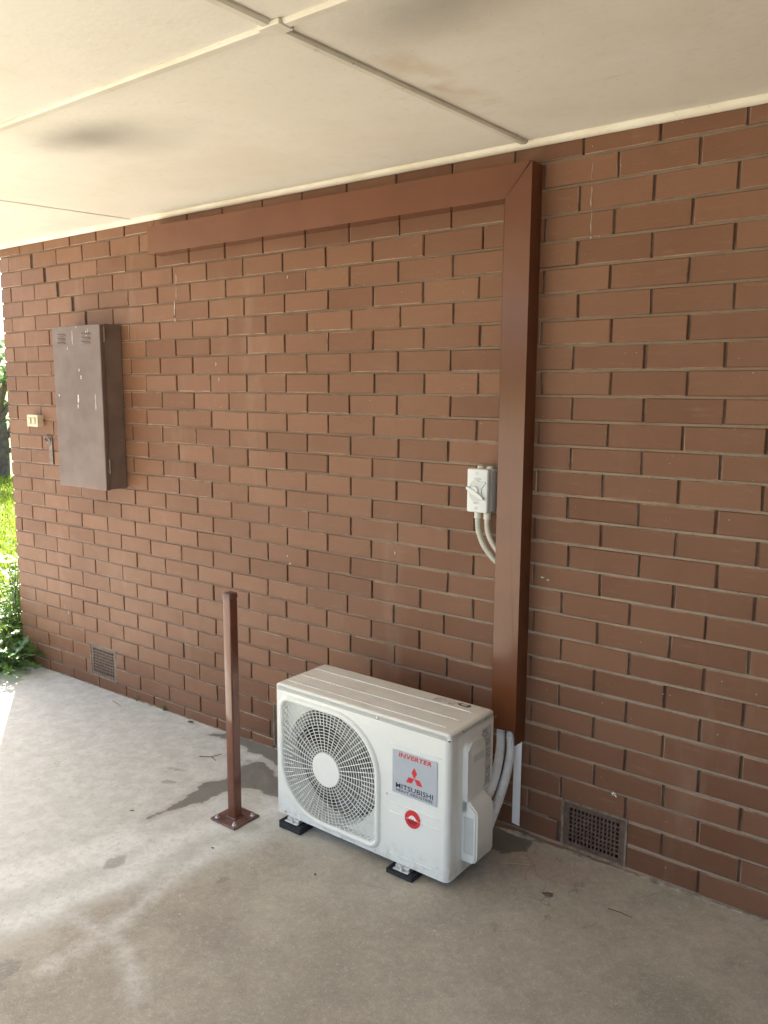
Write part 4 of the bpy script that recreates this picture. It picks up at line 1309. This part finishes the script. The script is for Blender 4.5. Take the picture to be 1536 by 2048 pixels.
tree((-17.6, 4.2, -.165), 2.9, 1.6, 'low dark bush tree across the lawn, left of the other', 12)

# ------------------------------------------------------------------ litter on the slab
def twig(x, y, pts, r, m, label, cat='twig'):
    bm = bmesh.new()
    for pl in pts: tube(bm, [(a, b, r * .9 + c_) for a, b, c_ in pl], r, 6, rfn=lambda i, n=len(pl): r * (1 - .5 * i / n))
    o = obj('fallen_twig', bm, m, None, smooth=True); o.location = (x, y, gz(x) + .0012)
    tag(o, label, cat, 'litter on the concrete')
twig(-.06, -.19, [[(-.045, -.022, 0), (0, 0, .002), (.05, .03, .001)]], .0016, M_STRAW, 'pale dry straw on the concrete between the air conditioner and the right vent', 'straw')
twig(-1.637, -.247, [[(-.05, -.03, 0), (0, 0, .001), (.012, .05, 0)], [(0, 0, .001), (.045, -.012, 0)]], .0018, M_TWIG, 'forked dark twig on the concrete behind the bollard')
twig(.345, -.241, [[(-.04, 0, 0), (0, .004, .001), (.04, .002, 0)]], .0014, M_TWIG, 'thin dark twig on the concrete in front of the right vent')
twig(-2.60, -.10, [[(-.05, .01, 0), (0, 0, .001), (.05, -.008, 0)]], .0015, M_TWIG, 'thin dark twig beside the foot of the wall at the far left vent')
def dead_leaf(x, y, s, rz, label, m=M_DLEAF, name='dead_leaf', cat='leaf'):
    rn = random.Random(int(abs(x * 1000 + y * 777)))
    bm = bmesh.new(); n = 10
    top = bm.verts.new((0, 0, .003 + s * .08)); ring = []
    for i in range(n):
        a = 2 * math.pi * i / n
        ring.append(bm.verts.new((s * .6 * math.cos(a) * rn.uniform(.7, 1.1), s * .34 * math.sin(a) * rn.uniform(.6, 1.2), .001 + abs(rn.gauss(0, s * .08)))))
    for i in range(n): bm.faces.new((top, ring[i], ring[(i + 1) % n]))
    o = obj(name, bm, m); o.location = (x, y, gz(x) + .0012); o.rotation_euler = (0, 0, rz)
    md = o.modifiers.new('thick', 'SOLIDIFY'); md.thickness = .0007
    tag(o, label, cat, 'litter on the concrete')
dead_leaf(-2.056, -.03, .032, .4, 'curled dark leaf at the wall foot behind the bollard')
dead_leaf(-1.504, -.778, .014, .9, 'small dark leaf scrap left of the bollard by the wet streak')
dead_leaf(-1.019, -.77, .013, .2, 'small dark leaf scrap in front of the bollard base plate')
dead_leaf(-.595, -.669, .012, 2.0, 'tiny dark leaf near the front edge of the air conditioner')
dead_leaf(.111, -.288, .034, .3, 'crumpled dark leaf in front of the right vent')
for i, (x, y, s, lb) in enumerate(((-1.948, -.066, .016, 'white paint flake by the wall foot behind the bollard'), (-1.995, -.02, .015, 'white flake touching the wall foot behind the bollard'),
                  (-2.785, -.212, .022, 'white flake on the concrete in front of the far left vent'), (-3.05, -.06, .024, 'white flake at the wall foot left of the far left vent'),
                  (-1.483, -.752, .008, 'tiny white crumb left of the bollard by the wet streak'), (-.874, -1.036, .012, 'white scuff flake in the open foreground, larger'),
                  (-.794, -1.10, .009, 'white scuff flake in the open foreground, smaller'), (-.083, -.673, .014, 'white flake in front of the air conditioner right corner'))):
    dead_leaf(x, y, s * .7, i, lb, M_FLAKE, 'paint_flake', 'paint flake')
# white scrap stuck to a bed joint above the right vent
bm = bmesh.new()
for i in range(7):
    a = i * .9; p = Vector((.006 * math.cos(a) * (.4 + .1 * i), -.004 - .0012 * i, .005 * math.sin(a)))
    vs = [bm.verts.new(p + Vector((random.uniform(-.006, .006), random.uniform(-.003, .003), random.uniform(-.006, .006)))) for _ in range(4)]
    bm.faces.new(vs[:3]); bm.faces.new(vs[1:])
o = obj('paper_scrap', bm, M_FLAKE, recalc=False); o.location = (.215, 0, .257)
md = o.modifiers.new('thick', 'SOLIDIFY'); md.thickness = .001
tag(o, 'crumpled white scrap stuck on the bricks above the right vent', 'scrap')
